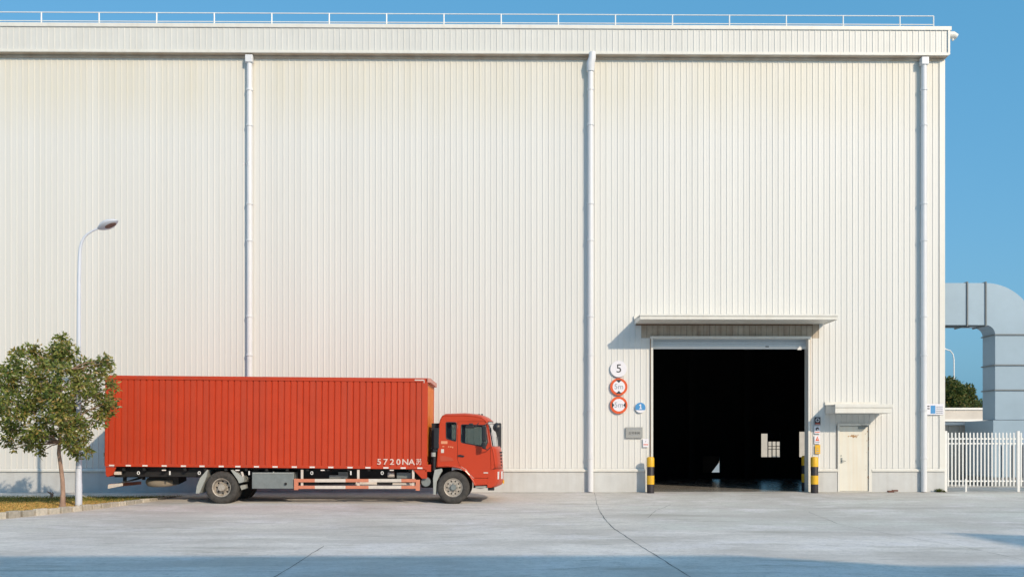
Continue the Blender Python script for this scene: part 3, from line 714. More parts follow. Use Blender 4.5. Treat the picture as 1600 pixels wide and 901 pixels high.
# ------------------------------------------------------------------ trees
def leaves(q, centre, rad, n, size, asp=0.42, droop=0.3):
    for _ in range(n):
        while True:
            d = Vector((random.uniform(-1,1), random.uniform(-1,1), random.uniform(-1,1)))
            if d.length < 1: break
        d = d.normalized()*(d.length**0.55)
        p = centre+Vector((d.x*rad[0], d.y*rad[1], d.z*rad[2]))
        ax = (Vector((random.gauss(0,1), random.gauss(0,1), random.gauss(0,0.7)-droop))+d*0.7).normalized()
        s_ = ax.cross(Vector((random.gauss(0,1), random.gauss(0,1), random.gauss(0,1)))).normalized()
        nrm = ax.cross(s_)
        L = size*random.uniform(0.6, 1.25); wdt = L*asp*0.5
        mid = p+ax*L*0.45+nrm*L*0.07
        q.add([p, mid-s_*wdt, p+ax*L, mid+s_*wdt], [(0,1,2,3)])
def limb(q, a, b, r0, r1, jit=0.08, n=6):
    a = Vector(a); b = Vector(b); L = (b-a).length; pts = []
    for k in range(n+1):
        t = k/n; p = a.lerp(b, t)
        if 0 < k < n: p += Vector((random.uniform(-1,1), random.uniform(-1,1), random.uniform(-0.4,0.6)))*jit*L*0.5
        pts.append(p)
    q.tube(pts, [r0+(r1-r0)*k/n for k in range(n+1)], 7)
    return pts
BEDZ = -0.07
ty = -6.9; tb = W(98, 790, ty); tb.z = BEDZ
te = empty('young_tree', tb); tag(te, 'young round crowned tree with olive leaves on the grass beside the truck tail', 'tree')
def tp(px, py, dyy=0.0): v = W(px, py, ty); return Vector((v.x-tb.x, dyy, v.z-tb.z))
q = MB()
q.tube([(0,0,-0.05), (0.0,0,0.12), tp(98.5,770), tp(97.5,748), tp(94.5,725), tp(92,708), tp(93,690), tp(95,660), tp(96,620), tp(96,575)], [0.10,0.072,0.060,0.056,0.052,0.050,0.045,0.036,0.025,0.012], 12)
clumps = [  # px, py, depth, radius px
 (97,533,0,15),(84,548,.2,17),(110,550,-.2,17),(48,545,.1,15),(38,556,-.3,15),(58,560,.3,17),(97,565,0,24),(70,580,-.4,24),(120,575,.4,24),
 (160,560,.1,11),(170,566,0,9),(150,572,.3,15),(166,585,-.1,14),(170,604,.2,13),(172,625,0,12),(162,640,.3,15),
 (15,575,.2,18),(2,585,-.2,16),(28,595,-.5,24),(8,610,.3,20),(50,600,.6,26),(85,605,-.7,28),(115,605,.7,28),(145,605,-.6,24),
 (10,640,.0,20),(30,640,.6,24),(55,635,-.9,28),(85,640,.9,28),(115,640,-.9,28),(143,632,.5,24),
 (12,668,.1,14),(30,672,-.4,20),(52,672,.6,22),(78,672,-.7,24),(105,670,.7,24),(130,665,-.5,22),(150,655,.2,16),
 (38,692,.1,13),(62,695,-.3,16),(60,706,.1,9),(98,692,.5,18),(122,692,-.3,18),(116,708,.1,11),(128,705,.3,10),(4,690,.2,10),(22,700,0,7),
 (124,585,-1.0,20),(126,618,-1.1,20),(122,650,-1.0,20),(126,680,-.7,16),(-12,600,0,18),(-15,630,.2,20),(-8,660,-.2,16)]
trunk_top = [tp(93,690), tp(94,665), tp(95,640), tp(96,610), tp(96,580)]
tw = MB()
lv = MB()
for (px, py, dd_, rp) in clumps:
    c = tp(px, py, dd_*1.1); r = rp/56.9*0.86
    base = trunk_top[min(4, max(0, int((690-py-10)/28)))]
    limb(q, base, c, 0.022, 0.006, 0.12, 5)
    for k in range(5):
        d = Vector((random.gauss(0,1), random.gauss(0,1), random.gauss(0.3,1))).normalized()
        limb(q, c, c+d*r*0.9, 0.007, 0.003, 0.15, 3)
        leaves(lv, c+d*r*random.uniform(0.45, 0.85), (r*0.42, r*0.42, r*0.36), int(30*(rp/18)**2), 0.13)
    leaves(lv, c, (r*1.05, r*1.05, r*0.95), int(102*(rp/18)**2), 0.13)
q.build('trunk', M['bark'], te, auto=60); lv.build('crown', M['leaf'], te)
def far_tree(px, py_top, y, rad, h, label, n=2600, name='leafy_tree', size=0.3, grp=None):
    a = W(px, py_top, y); e = empty(name, (a.x, y, 0)); tag(e, label, 'tree', grp)
    q = MB(); q.tube([(0,0,-0.1),(0.1,0,h*0.3),(0,0,h*0.6)], [0.22,0.16,0.07], 9)
    lv = MB()
    for k in range(34):
        d = Vector((random.gauss(0,1), random.gauss(0,1), random.gauss(0,1))).normalized()
        zc = a.z*0.58; c = Vector((d.x*rad*0.72, d.y*rad*0.72, zc+d.z*(a.z-zc)*0.74))
        limb(q, (0,0,h*0.45), c, 0.06, 0.015, 0.1, 4)
        leaves(lv, c, (rad*0.3, rad*0.3, rad*0.26), n//34, size, 0.5)
    q.build('trunk', M['bark'], e, auto=60); lv.build('crown', M['leaf2'], e)
far_tree(1488, 579, 40, 1.9, 5, 'dense dark green tree rising behind the low building', 11000, size=0.24)
far_tree(1514, 597, 43, 1.9, 4.5, 'lower bushy tree with some autumn leaves left of the duct', 8500, size=0.24)
far_tree(1440, 590, 44, 2.3, 5, 'green tree mostly hidden behind the warehouse corner', 3000, size=0.25)
far_tree(1590, 610, 46, 2.3, 5, 'green tree hidden behind the pale duct', 2500, size=0.25)

# ------------------------------------------------------------------ street lamps
ly = -6.35; lb = W(123, 790, ly); lb.z = BEDZ
le = empty('street_lamp', lb); tag(le, 'tall white street lamp with a curved arm rising behind the young tree', 'street lamp')
def lp(px, py): v = W(px, py, ly); return (v.x-lb.x, 0, v.z-lb.z)
q = MB(); q.tube([(0,0,-0.05), (0,0,0.6)], 0.092, 16); q.tube([(0,0,0.6),(0,0,1.2),lp(123,560),lp(123.5,440),lp(124.5,398)], [0.086,0.078,0.060,0.050,0.046], 16)
q.build('pole', M['lampp'], le, auto=50)
q = MB(); q.tube([lp(124.5,398), lp(125.3,388), lp(127.5,379), lp(131.5,371), lp(137,365.5), lp(144,361), lp(153,357)], [0.045,0.042,0.038,0.034,0.030,0.027,0.025], 12); q.build('arm', M['lampp'], le, auto=50)
# lamp head: an almond shell tilted towards the camera
hl = Vector(lp(184.5, 344.5)); h0 = Vector(lp(153.5, 357.5)); ax = (hl-h0); L = ax.length; ax.normalize()
side = Vector((0, 1, 0)); upv = ax.cross(side)*-1
if upv.z < 0: upv = -upv
tilt = R(-22); side2 = side*math.cos(tilt)+upv*math.sin(tilt); up2 = upv*math.cos(tilt)-side*math.sin(tilt)
q = MB(); vs_ = []; NS, NR = 16, 16
for i in range(NS+1):
    t = i/NS; wv = 0.185*math.sin(math.pi*min(1, t*0.93+0.05))**0.75
    for k in range(NR):
        an = 2*math.pi*k/NR; up_ = math.sin(an); h = 0.10*wv/0.185
        vs_.append(h0+ax*(t*L)+side2*(wv*math.cos(an))+up2*(h*up_ if up_ > 0 else h*0.5*up_))
q.add(vs_, [(i*NR+k, i*NR+(k+1) % NR, (i+1)*NR+(k+1) % NR, (i+1)*NR+k) for i in range(NS) for k in range(NR)]+[tuple(range(NR))[::-1], tuple(NS*NR+k for k in range(NR))])
hd = q.build('lamp_head', M['lampp'], le, auto=50)
q = MB(); c0 = h0+ax*(L*0.60)-up2*0.045
vs_ = [c0+ax*(L*0.27*math.cos(t))+side2*(0.075*math.sin(t))-up2*0.004 for t in [k*math.pi/12 for k in range(24)]]
vs_ += [p-up2*0.02 for p in vs_]
q.add(vs_, [tuple(range(24)), tuple(range(47, 23, -1))]+[(k, (k+1) % 24, 24+(k+1) % 24, 24+k) for k in range(24)]); q.build('lens', M['lens'], hd)
# far lamp
fy = 47; a = W(1490.5, 545, fy); e = empty('street_lamp', (a.x, fy, 0)); tag(e, 'distant thin street lamp rising above the tree between warehouse and duct', 'street lamp')
q = MB(); q.tube([(0,0,0),(0,0,a.z-0.9),(-0.08,0,a.z-0.45),(-0.3,0,a.z-0.15),(-0.75,0,a.z)], [0.07,0.06,0.055,0.05,0.045], 8); q.build('pole', M['white'], e)
q = MB(); q.box((-1.3,-0.12,a.z-0.05), (-0.7,0.12,a.z+0.06)); q.build('lamp_head', M['white'], e, bevel=0.03)

# ------------------------------------------------------------------ planting bed and kerb
kp = [Vector(p) for p in ((-19.0,-14.5),(-16.5,-13.6),(-14.4,-12.0),(-12.75,-9.9),(-12.0,-8.1),(-11.6,-6.4),(-11.35,-4.9),(-11.05,-3.3),(-10.75,-2.0),(-10.45,-0.6),(-10.35,-0.06))]
def catm(P, n=12):
    out = []
    for i in range(len(P)-1):
        p0 = P[max(i-1,0)]; p1 = P[i]; p2 = P[i+1]; p3 = P[min(i+2,len(P)-1)]
        for k in range(n):
            t = k/n; out.append(0.5*((2*p1)+(p2-p0)*t+(2*p0-5*p1+4*p2-p3)*t*t+(3*p1-p0-3*p2+p3)*t**3))
    out.append(P[-1]); return out
kc = catm(kp, 14)
# resample to stones of 0.62 m
cum = [0]
for a, b in zip(kc, kc[1:]): cum.append(cum[-1]+(b-a).length)
def at(s):
    for i in range(len(cum)-1):
        if cum[i+1] >= s: return kc[i].lerp(kc[i+1], (s-cum[i])/(cum[i+1]-cum[i]))
    return kc[-1]
s = 0.0; SL = 0.45
while s+SL < cum[-1]:
    ln = SL*random.uniform(0.9, 1.06); a = at(s+0.034); b = at(min(s+ln-0.034, cum[-1])); m_ = (a+b)/2; d = (b-a); an = math.atan2(d.y, d.x)
    gz = g(m_.y); q = MB(); jz = random.uniform(-0.012, 0.012); q.box((-d.length/2, -0.07, -0.2), (d.length/2, 0.07, BEDZ+0.02+jz-gz))
    o = q.build('kerb_stone', M['kerb'], None, (m_.x, m_.y, gz), (0, random.uniform(-0.012,0.012), an+random.uniform(-0.02,0.02)), bevel=0.018); tag(o, kind='structure')
    s += ln
bed = MB(); base = [(-30, -14.5), (-30, -0.06)]
pts = [(p.x-0.03, p.y) for p in kc]
outl = [(-30, -0.06)]+[(-30, -14.5)]+pts
tess = tessellate_polygon([[Vector((p[0], p[1], 0)) for p in outl]])
bed.add([(p[0], p[1], BEDZ-0.02) for p in outl], [tuple(t) for t in tess]); tag(bed.build('planting_bed', M['soil']), kind='structure')
def inside(x, y):
    if y > -0.08 or y < -14.4: return False
    best = None
    for a, b in zip(kc, kc[1:]):
        if min(a.y, b.y) <= y <= max(a.y, b.y) and a.y != b.y:
            return x < a.x+(b.x-a.x)*(y-a.y)/(b.y-a.y)-0.09
    return False
def blades(name, label, mt, n, cond, hgt):
    q = MB()
    for _ in range(n):
        x = random.uniform(-22, -10.3); y = random.uniform(-13, -0.08)
        if not inside(x, y) or not cond(x, y): continue
        h = hgt*random.uniform(0.4, 1.3); a = random.uniform(0, 6.283); wv = random.uniform(0.008, 0.02); bx, by_ = math.cos(a)*wv, math.sin(a)*wv
        lx, ly_ = random.gauss(0, h*0.7), random.gauss(0, h*0.7)
        q.add([(x-bx, y-by_, BEDZ-0.022), (x+bx, y+by_, BEDZ-0.022), (x+lx, y+ly_, BEDZ-0.02+h)], [(0,1,2)])
    tag(q.build(name, mt), label, 'grass', kind='stuff')
blades('dry_grass', 'dry tan grass covering the planting bed by the kerb', M['dry'], 90000, lambda x, y: random.random() < 0.95 if y < -4.0 else random.random() < 0.22, 0.045)
blades('green_grass', 'greener grass along the foot of the warehouse wall', M['green'], 90000, lambda x, y: random.random() < (0.97 if y > -4.3 else (0.3 if y > -5.5 else 0.05)), 0.05)  # green by the wall, carried outwards to stand in for the shadow band
a = G(80, 775); q = MB(); sx_ = W(80, 768, -2.0).x
for k in range(7):
    q.tube([(0,0,0),(random.uniform(-.08,.08),random.uniform(-.05,.05),0.1),(random.uniform(-.16,.16),random.uniform(-.1,.1),random.uniform(0.14,0.26))], [0.03,0.02,0.008], 6)
o = q.build('tree_stump', M['bark'], None, (sx_, -2.0, BEDZ-0.02)); tag(o, 'small grey cut shrub stump in the grass left of the tree', 'stump')
def weed(loc, n, hgt, label, mt):
    q = MB()
    for _ in range(n):
        a = random.uniform(0, 6.28); rr2 = random.uniform(0.02, 1)*hgt*1.1; z = random.uniform(0.1, 1)*hgt
        p = Vector((math.cos(a)*rr2, math.sin(a)*rr2*0.6, z*0.7)); ax = Vector((math.cos(a), math.sin(a), random.uniform(0.1, 1))).normalized(); sd_ = ax.cross(Vector((0,0,1))).normalized()*0.018
        q.add([(0,0,0), p*0.6-sd_, p+ax*0.05, p*0.6+sd_], [(0,1,2,3)])
    tag(q.build('weed', mt, None, loc), label, 'plant')
weed((W(1468, 768, -0.16).x, -0.16, g(-0.16)), 90, 0.16, 'small green weed growing at the foot of the right corner', M['leaf2'])
weed((W(1474, 768, -0.12).x, -0.20, g(-0.2)), 40, 0.08, 'tiny weed hugging the corner of the plinth beside the fence', M['leaf2'])
q = MB(); q.box((-0.16,-0.06,0.0), (0.05,0.06,0.06)); q.box((0.0,-0.05,0.03), (0.20,0.05,0.085)); o = q.build('broken_brick', mat('brick_bits', (0.16,0.07,0.05), 0.9, var=0.2, scale=20), None, (W(1394, 768, -0.2).x, -0.2, g(-0.2)), (0,0,0.1), bevel=0.012); tag(o, 'dark broken brick lying at the foot of the plinth right of the white door', 'brick')

# ------------------------------------------------------------------ the truck
TP = -4.17; T0 = W(708, 786.5, TP)
tr = empty('box_truck', (T0.x, TP, g(TP)), (0, 0, -YAW)); tag(tr, 'long orange red box truck parked nose right along the white wall', 'truck')
S = 51.5
def tx(px): return (px-708)/S
def tz(py): return (786.5-py)/S
def P(px, py): return (tx(px), tz(py))
BW = 2.45
# cargo box, raked slightly nose down
bx0, bx1 = tx(164.3), tx(666.5); zb0, zt0 = tz(727.8), tz(587.2)
rake = math.atan2(tz(727.8)-tz(732.2), bx1-bx0); HB = zt0-zb0; LB = bx1-bx0
RB = (0, rake, 0); OB = Vector((bx0, 0, zb0))
def boxpart(q, name, m, bevel=0, parent=None, auto=None):
    if parent is None: return q.build(name, m, tr, OB, RB, bevel=bevel, auto=auto)
    return q.build(name, m, parent, bevel=bevel, auto=auto)
q = MB(); q.box((0.06, 0.05, 0.06), (LB-0.0, BW-0.05, HB-0.05)); body = boxpart(q, 'cargo_box', M['orange'])
q = MB(); q.box((0, -0.012, 0), (LB, 0.08, 0.085)); q.box((0, BW-0.08, 0), (LB, BW+0.012, 0.085)); boxpart(q, 'bottom_rail', M['orange'], 0.005)
q = MB(); q.box((0, -0.02, HB-0.09), (LB-0.03, 0.08, HB+0.01)); q.box((0, BW-0.08, HB-0.09), (LB-0.03, BW+0.02, HB+0.01)); boxpart(q, 'top_rail', M['orange'], 0.008)
q = MB(); q.box((0, -0.015, 0.085), (0.09, 0.08, HB-0.09)); boxpart(q, 'corner_post', M['orange'], 0.005)
q = MB(); q.box((LB-0.16, -0.015, 0.085), (LB+0.01, 0.08, HB-0.09)); boxpart(q, 'corner_post', M['orange'], 0.005); q = MB(); q.box((LB-0.1, BW-0.08, 0.085), (LB+0.01, BW+0.015, HB-0.09)); boxpart(q, 'corner_post', M['orange'], 0.005)
q = MB(); q.box((-0.03, 0.02, HB-0.0), (LB+0.0, BW-0.02, HB+0.03)); boxpart(q, 'roof_sheet', M['orange'])
# pale trim strip at the front top of the side and front header
q = MB(); q.box((LB-0.38, -0.026, HB-0.05), (LB-0.10, -0.0205, HB-0.015)); q.box((LB-0.105, -0.026, HB-0.12), (LB-0.085, -0.0205, HB-0.015)); boxpart(q, 'pale_trim', M['fadew'])
q = MB(); q.box((LB-0.0, 0.0, HB-0.10), (LB+0.10, BW, HB+0.03)); boxpart(q, 'front_header', mat('header_pink', (0.62,0.30,0.24), 0.6, var=0.08, scale=8), 0.006)
nf = 11
for k in range(nf):
    q = MB(); wv = (BW-0.16)/nf; y0 = 0.08+k*wv; q.box((LB-0.01, y0+0.01, 0.09), (LB+(0.012 if k % 2 else -0.002), y0+wv-0.01, HB-0.1)); boxpart(q, 'front_panel', mat('front_sunlit_orange', (0.72,0.22,0.012), 0.45, var=0.04, scale=2) if k == 0 else bpy.data.materials['front_sunlit_orange'])  # brighter than the box paint: strong sun on the front face put into colour
# corrugated side: one pressed strip after another
ns = 50; pw = (LB-0.09-0.16)/ns
sp = MB(); pr = [(0.0,0.034),(0.014,0.034),(0.030,0.0),(pw-0.016,0.0),(pw,0.034)]
z0, z1 = 0.085, HB-0.09
sp.add([(x, y, z0) for x, y in pr]+[(x, y, z1) for x, y in pr], [(i, i+1, i+6, i+5) for i in range(4)])
spm = sp.mesh('side_panel', M['orange'])
for k in range(ns):
    o = put('side_panel', spm, tr); v = Vector((0.09+k*pw, 0, 0)); v.rotate(Euler(RB)); o.location = OB+v; o.rotation_euler = RB
sp2 = MB(); sp2.box((0.09, BW-0.04, z0), (LB-0.1, BW-0.0, z1)); boxpart(sp2, 'far_side_wall', M['orange'])
q = MB(); q.box((-0.03, 0.03, 0.03), (0.05, BW/2-0.01, HB-0.05)); boxpart(q, 'rear_door', M['orange'], 0.01)
q = MB(); q.box((-0.03, BW/2+0.01, 0.03), (0.05, BW-0.03, HB-0.05)); boxpart(q, 'rear_door', M['orange'], 0.01)
q = MB(); q.box((-0.09, 0.10, 0.30), (-0.031, 0.16, 0.42)); q.tube([(-0.06, 0.2, 0.1), (-0.06, 0.2, HB-0.15)], 0.016, 8); q.build('door_rod', M['grey'], tr, OB, RB)
refl = MB(); refl.box((0, -0.004, 0), (0.155, 0, 0.045)); rfm = refl.mesh('reflector', mat('reflector_white', (0.82,0.76,0.72), 0.35))
for px in (175,201,227,257,287,316,346,372,401,430,460,488,517,547,575,603,630,656):
    o = put('reflector', rfm, tr); v = Vector((tx(px)-bx0-0.075, -0.0125, 0.012)); v.rotate(Euler(RB)); o.location = OB+v; o.rotation_euler = RB
# painted registration along the lower front of the side
chars = '5720NA苏'
for ch, px in zip(chars, (592.5, 602.2, 612.5, 622.5, 633.3, 643.2, 655.0)):
    v = Vector((tx(px)-bx0, -0.006, (731.6-720.9+(px-592)*0.0)/S)); v.rotate(Euler(RB))
    text('painted_character', ch, 0.245 if ch != '苏' else 0.205, OB+v, M['worn'], tr, 0.004, (R(90), rake, 0), sx=1.12, bold=0.004 if ch != '苏' else 0.0)
# chassis
q = MB()
for yy in (0.62, 1.75): q.box((tx(178), yy, tz(757)+0.22), (tx(700), yy+0.09, tz(733)+0.06))
q.build('chassis_rail', M['steel'], tr)
q = MB(); q.box((tx(172), 0.3, tz(733)), (tx(664), 2.2, tz(728))); 
for px in range(190, 660, 32): q.box((tx(px), 0.06, tz(735)), (tx(px)+0.08, 2.35, tz(730.5)))
q.build('cross_bearer', M['steel'], tr)
q = MB(); q.box((tx(176), 0.25, tz(744)), (tx(318), 0.30, tz(729)));  q.build('side_skirt', M['steel'], tr); q = MB(); q.box((tx(380), 0.95, tz(757)), (tx(665), 1.0, tz(733))); q.build('side_skirt', M['steel'], tr)
for px in (216, 311, 487, 597):       # tie-down rings
    q = MB(); c = (tx(px), 0.03, tz(738)); q.tube([(c[0]+0.035*math.cos(t), c[1], c[2]+0.045*math.sin(t)) for t in [k*math.pi/6 for k in range(13)]], 0.012, 6, cap=False); q.build('tie_ring', M['white'], tr)
for px in (265, 389, 548): q = MB(); q.box((tx(px)-0.02, 0.03, tz(741)), (tx(px)+0.02, 0.05, tz(735))); q.build('hook', M['white'], tr)
for px in (256, 371, 504, 612): q = MB(); q.box((tx(px)-0.06, 0.02, tz(734.5)), (tx(px)+0.06, 0.035, tz(732.8))); q.build('lower_reflector', rfm.materials[0], tr)
# rear corner bracket, light cluster and underrun bar
q = MB(); q.plate([P(164.8,728.2), P(165.2,741), P(168,744), P(176,741), P(181.5,729)][::1], [], 0.02, 0.05); q.build('rear_bracket', M['orange'], tr)
q = MB(); q.box((tx(165.5), 0.05, tz(744)), (tx(168), 2.4, tz(733))); q.build('tail_panel', M['orange'], tr)
q = MB(); q.box((tx(176), 0.10, tz(741)), (tx(187), 0.2, tz(736))); q.build('tail_light', M['fadew'], tr, bevel=0.01)
q = MB(); q.box((tx(175), 0.2, tz(745)), (tx(192), 2.2, tz(742))); q.box((tx(184), 0.4, tz(752)), (tx(188), 0.5, tz(744))); q.box((tx(184), 1.9, tz(752)), (tx(188), 2.0, tz(744)));  q.build('rear_crossmember', M['steel'], tr)
q = MB(); 
M4 = Matrix.Translation((tx(169), 0.1, tz(760.5)))
q.box((0, 0, 0), (0.10, 2.25, 0.10), M4); ub = q.build('underrun_bar', M['fadeo'], tr, bevel=0.01)
q = MB(); q.add([(tx(170),0.15,tz(759)),(tx(214),0.5,tz(747)),(tx(214),0.5,tz(743)),(tx(186),0.5,tz(752)),(tx(170),0.15,tz(756.5)),
                 (tx(170),0.22,tz(759)),(tx(214),0.6,tz(747)),(tx(214),0.6,tz(743)),(tx(186),0.6,tz(752)),(tx(170),0.22,tz(756.5))],
                [(0,1,2,3,4),(9,8,7,6,5),(0,5,6,1),(2,7,8,3),(3,8,9,4),(1,6,7,2)]); q.build('underrun_arm', M['steel'], tr)
q = MB(); q.add([(tx(168.5),0.02,tz(762.5)),(tx(191),0.02,tz(758)),(tx(191),0.02,tz(753.8)),(tx(168.5),0.02,tz(756)),(tx(168.5),0.07,tz(762.5)),(tx(191),0.07,tz(758)),(tx(191),0.07,tz(753.8)),(tx(168.5),0.07,tz(756))],
                [(0,1,2,3),(7,6,5,4),(0,4,5,1),(2,6,7,3),(0,3,7,4)]); q.build('side_marker_bar', M['fadew'], tr)
# spare wheel slung under the tail
q = MB(); q.lathe([(0.22,-0.10),(0.36,-0.12),(0.47,-0.10),(0.505,-0.04),(0.505,0.04),(0.47,0.10),(0.36,0.12),(0.22,0.10)], axis='z', n=36)
sw = q.build('spare_tyre', mat('dusty_tyre', (0.26,0.22,0.17), 0.9, var=0.2, scale=14, stretch=(0.2,0.2,4)), tr, (tx(237), 0.95, tz(752.5)), (R(8),0,0), auto=50)
q = MB(); q.box((-0.30,-0.35,0.10), (0.62,0.5,0.32)); q.box((0.42,-0.3,-0.05), (0.60,0.4,0.12)); q.tube([(0.0,0,-0.16),(0,0,0.2)], 0.03, 8); q.build('spare_carrier', M['steel'], sw)
# wheels
def wheel(name_off, dual, parent, x, y, near=True, r=0.497):
    s_ = 1
    rim = MB(); rr0 = 0.275
    if dual:
        rim.lathe([(rr0+0.01,0.0),(rr0-0.015,0.012),(rr0-0.03,0.10),(rr0-0.045,0.15)], n=36)
        holes = [disc(0.030, 10, 0.185*math.cos(t), 0.185*math.sin(t)) for t in [k*2*math.pi/8 for k in range(8)]]
        rim.plate(disc(rr0-0.04, 36), holes, 0.15, 0.165)
    else:
        rim.lathe([(rr0+0.01,0.0),(rr0-0.015,0.012),(rr0-0.03,0.05),(0.24,0.04)], n=36)
        holes = [disc(0.026, 10, 0.195*math.cos(t), 0.195*math.sin(t)) for t in [k*2*math.pi/10 for k in range(10)]]
        rim.plate(disc(0.245, 36), holes, 0.03, 0.045)
    rim.cm = 1; rim.lathe([(0.26,0.19),(0,0.19)], n=24)
    w_ = rim.build('wheel', [M['rim'], M['steel']], parent, (x, y, r), auto=40)
    t = MB(); t.lathe([(rr0-0.01,0.02),(rr0+0.02,-0.005),(rr0+0.07,-0.022),(0.40,-0.026),(0.45,-0.018),(0.478,0.005),(r-0.006,0.03),(r,0.06),(r,0.20),(r-0.006,0.235),(0.45,0.28),(0.40,0.285),(rr0-0.01,0.26)], n=56)
    t.build('tyre', M['rubber'], w_, auto=35)
    h = MB()
    if dual: h.lathe([(0.125,0.15),(0.12,0.02),(0.10,-0.015),(0,-0.015)], n=20); zb_n = 0.145; nb_, rb_ = 10, 0.145
    else: h.lathe([(0.10,0.03),(0.095,-0.02),(0.07,-0.045),(0,-0.045)], n=20); nb_, rb_ = 8, 0.13; zb_n = 0.02
    for k in range(nb_):
        an = k*2*math.pi/nb_; h.tube([(rb_*math.cos(an), zb_n+0.02, rb_*math.sin(an)), (rb_*math.cos(an), zb_n-0.025, rb_*math.sin(an))], 0.014, 6)
    h.build('hub', M['grey'] if not dual else M['rim'], w_, auto=40)
    return w_
xr_, xf_ = tx(345.3), 0.0
wheel('', True, tr, xr_, 0.06); wheel('', False, tr, xf_, 0.06)
wi = wheel('', True, tr, xr_, 0.40)
for (xx, yy) in ((xr_, 2.39), (xf_, 2.39)):
    w2 = wheel('', xx == xr_, tr, xx, yy); w2.rotation_euler = (0, 0, math.pi)
w3 = wheel('', True, tr, xr_, 2.05); w3.rotation_euler = (0, 0, math.pi)
q = MB(); q.tube([(xr_, 0.3, 0.5), (xr_, 2.1, 0.5)], 0.10, 12); q.lathe([(0,-0.2),(0.2,-0.14),(0.26,0),(0.2,0.14),(0,0.2)], (xr_, 1.22, 0.5)); q.build('rear_axle', M['steel'], tr)
q = MB(); q.tube([(xf_, 0.3, 0.46), (xf_, 2.1, 0.46)], 0.06, 10); q.build('front_axle', M['steel'], tr)
for yy in (0.55, 1.78):
    q = MB(); q.tube([(xr_-0.75, yy, 0.80), (xr_-0.3, yy, 0.66), (xr_, yy, 0.63), (xr_+0.3, yy, 0.66), (xr_+0.75, yy, 0.80)], 0.045, 6); q.build('leaf_spring', M['steel'], tr)
# rear mudguards
def slab(name, pts, y0, y1, m, bevel=0.0): 
    q = MB(); pp = [P(*p) for p in pts]
    ar = sum(a[0]*b[1]-b[0]*a[1] for a, b in zip(pp, pp[1:]+pp[:1]))
    if ar < 0: pp = pp[::-1]
    q.plate(pp, [], y0, y1); return q.build(name, m, tr, bevel=bevel)
slab('mudguard', [(323,733),(324.5,733),(322,745),(311,770),(305.5,770),(307,758),(312,746)], 0.03, 0.62, M['lgrey'], 0.008)
slab('mudguard', [(360,733.5),(363,733),(381,745),(380,752),(373,754),(371,749)], 0.03, 0.62, M['lgrey'], 0.008)
slab('mudguard_stay', [(376,736),(379,736),(381,742),(379,745)], 0.02, 0.05, M['fadew'])
slab('mudguard_stay', [(371,758),(380,756.5),(381,762),(374,765)], 0.25, 0.5, M['lgrey'])
# tool box, tank, side guard
q = MB(); q.box((tx(393), 0.06, tz(762.6)), (tx(458.5), 0.62, tz(737))); tb_ = q.build('tool_box', M['grey'], tr, bevel=0.015)
q = MB(); q.box((tx(394.5), 0.045, tz(739)), (tx(457), 0.062, tz(738))); q.box((tx(426), 0.04, tz(738)), (tx(428), 0.062, tz(736))); q.build('tool_box_lid', M['lgrey'], tb_)
q = MB(); q.tube([(tx(446), 0.056, tz(755)), (tx(446), 0.02, tz(755))], 0.04, 12); q.build('tool_box_lock', M['steel'], tb_)
guard = MB(); guard.box((tx(459.5), -0.0, tz(764.5)), (tx(466), 0.045, tz(746.8)))
gd = guard.build('side_guard', M['fadeo'], tr, bevel=0.004)
q = MB(); q.box((tx(649.5), -0.0, tz(765.5)), (tx(656), 0.045, tz(748.5))); q.build('end_plate', M['fadeo'], gd, bevel=0.004)
for zc0, zc1 in ((tz(752.3), tz(747.2)), (tz(762.6), tz(757.8))):
    cuts = [(466,492,'fadeo'),(492,540,'fadew'),(540,576,'fadeo'),(576,627,'fadew'),(627,649.5,'fadeo')]
    for a_, b_, m_ in cuts:
        q = MB(); q.box((tx(a_), 0.002, zc0), (tx(b_), 0.042, zc1)); q.build('striped_rail', M[m_], gd)
for px in (471.5, 559.5, 645.5): q = MB(); q.box((tx(px)-0.035, 0.044, tz(758)), (tx(px)+0.035, 0.09, tz(733))); q.build('guard_post', M['fadew'], gd)
q = MB(); q.box((tx(510), 0.45, tz(747)), (tx(539), 0.9, tz(742))); q.box((tx(524), 0.5, tz(742)), (tx(539), 0.9, tz(737))); q.build('battery_tray', M['lgrey'], tr, bevel=0.01)
q = MB(); q.tube([(tx(604), 0.35, tz(741)), (tx(614), 0.35, tz(741))], 0.085, 14); q.build('air_tank', M['fadew'], tr, auto=40)
q = MB(); q.box((tx(618), 0.32, tz(747)), (tx(641), 0.8, tz(737.5))); q.build('control_box', M['grey'], tr, bevel=0.01)
q = MB(); q.tube([(tx(553), 0.40, tz(756)), (tx(578), 0.40, tz(755.5)), (tx(586), 0.4, tz(755.5))], [0.065,0.075,0.05], 14); q.tube([(tx(611), 0.4, tz(757)), (tx(643), 0.4, tz(757))], 0.055, 12); q.build('silencer', M['fadew'], tr, auto=40)
q = MB(); q.tube([(tx(490), 0.9, tz(757)), (tx(553), 0.7, tz(755)), (tx(611), 0.6, tz(756))], 0.03, 8); q.tube([(tx(400),1.2,tz(758)),(tx(660),1.2,tz(752))], 0.055, 10); q.build('drive_shaft', M['steel'], tr)
slab('front_bracket', [(646,733),(667,733),(667,746.5),(659,746.5)], 0.0, 0.05, M['orange'])
q = MB(); q.box((tx(664), 0.0, tz(736)), (tx(673), 1.9, tz(725))); q.build('box_step', M['orange'], tr, bevel=0.005)
q = MB(); q.tube([(tx(665), 0.12, tz(752)), (tx(665), 0.5, tz(752))], 0.14, 18); q.build('air_tank', M['grey'], tr, auto=40)
q = MB(); q.box((tx(655), 0.5, tz(762)), (tx(686), 1.9, tz(745))); q.build('gearbox', M['steel'], tr, bevel=0.04)
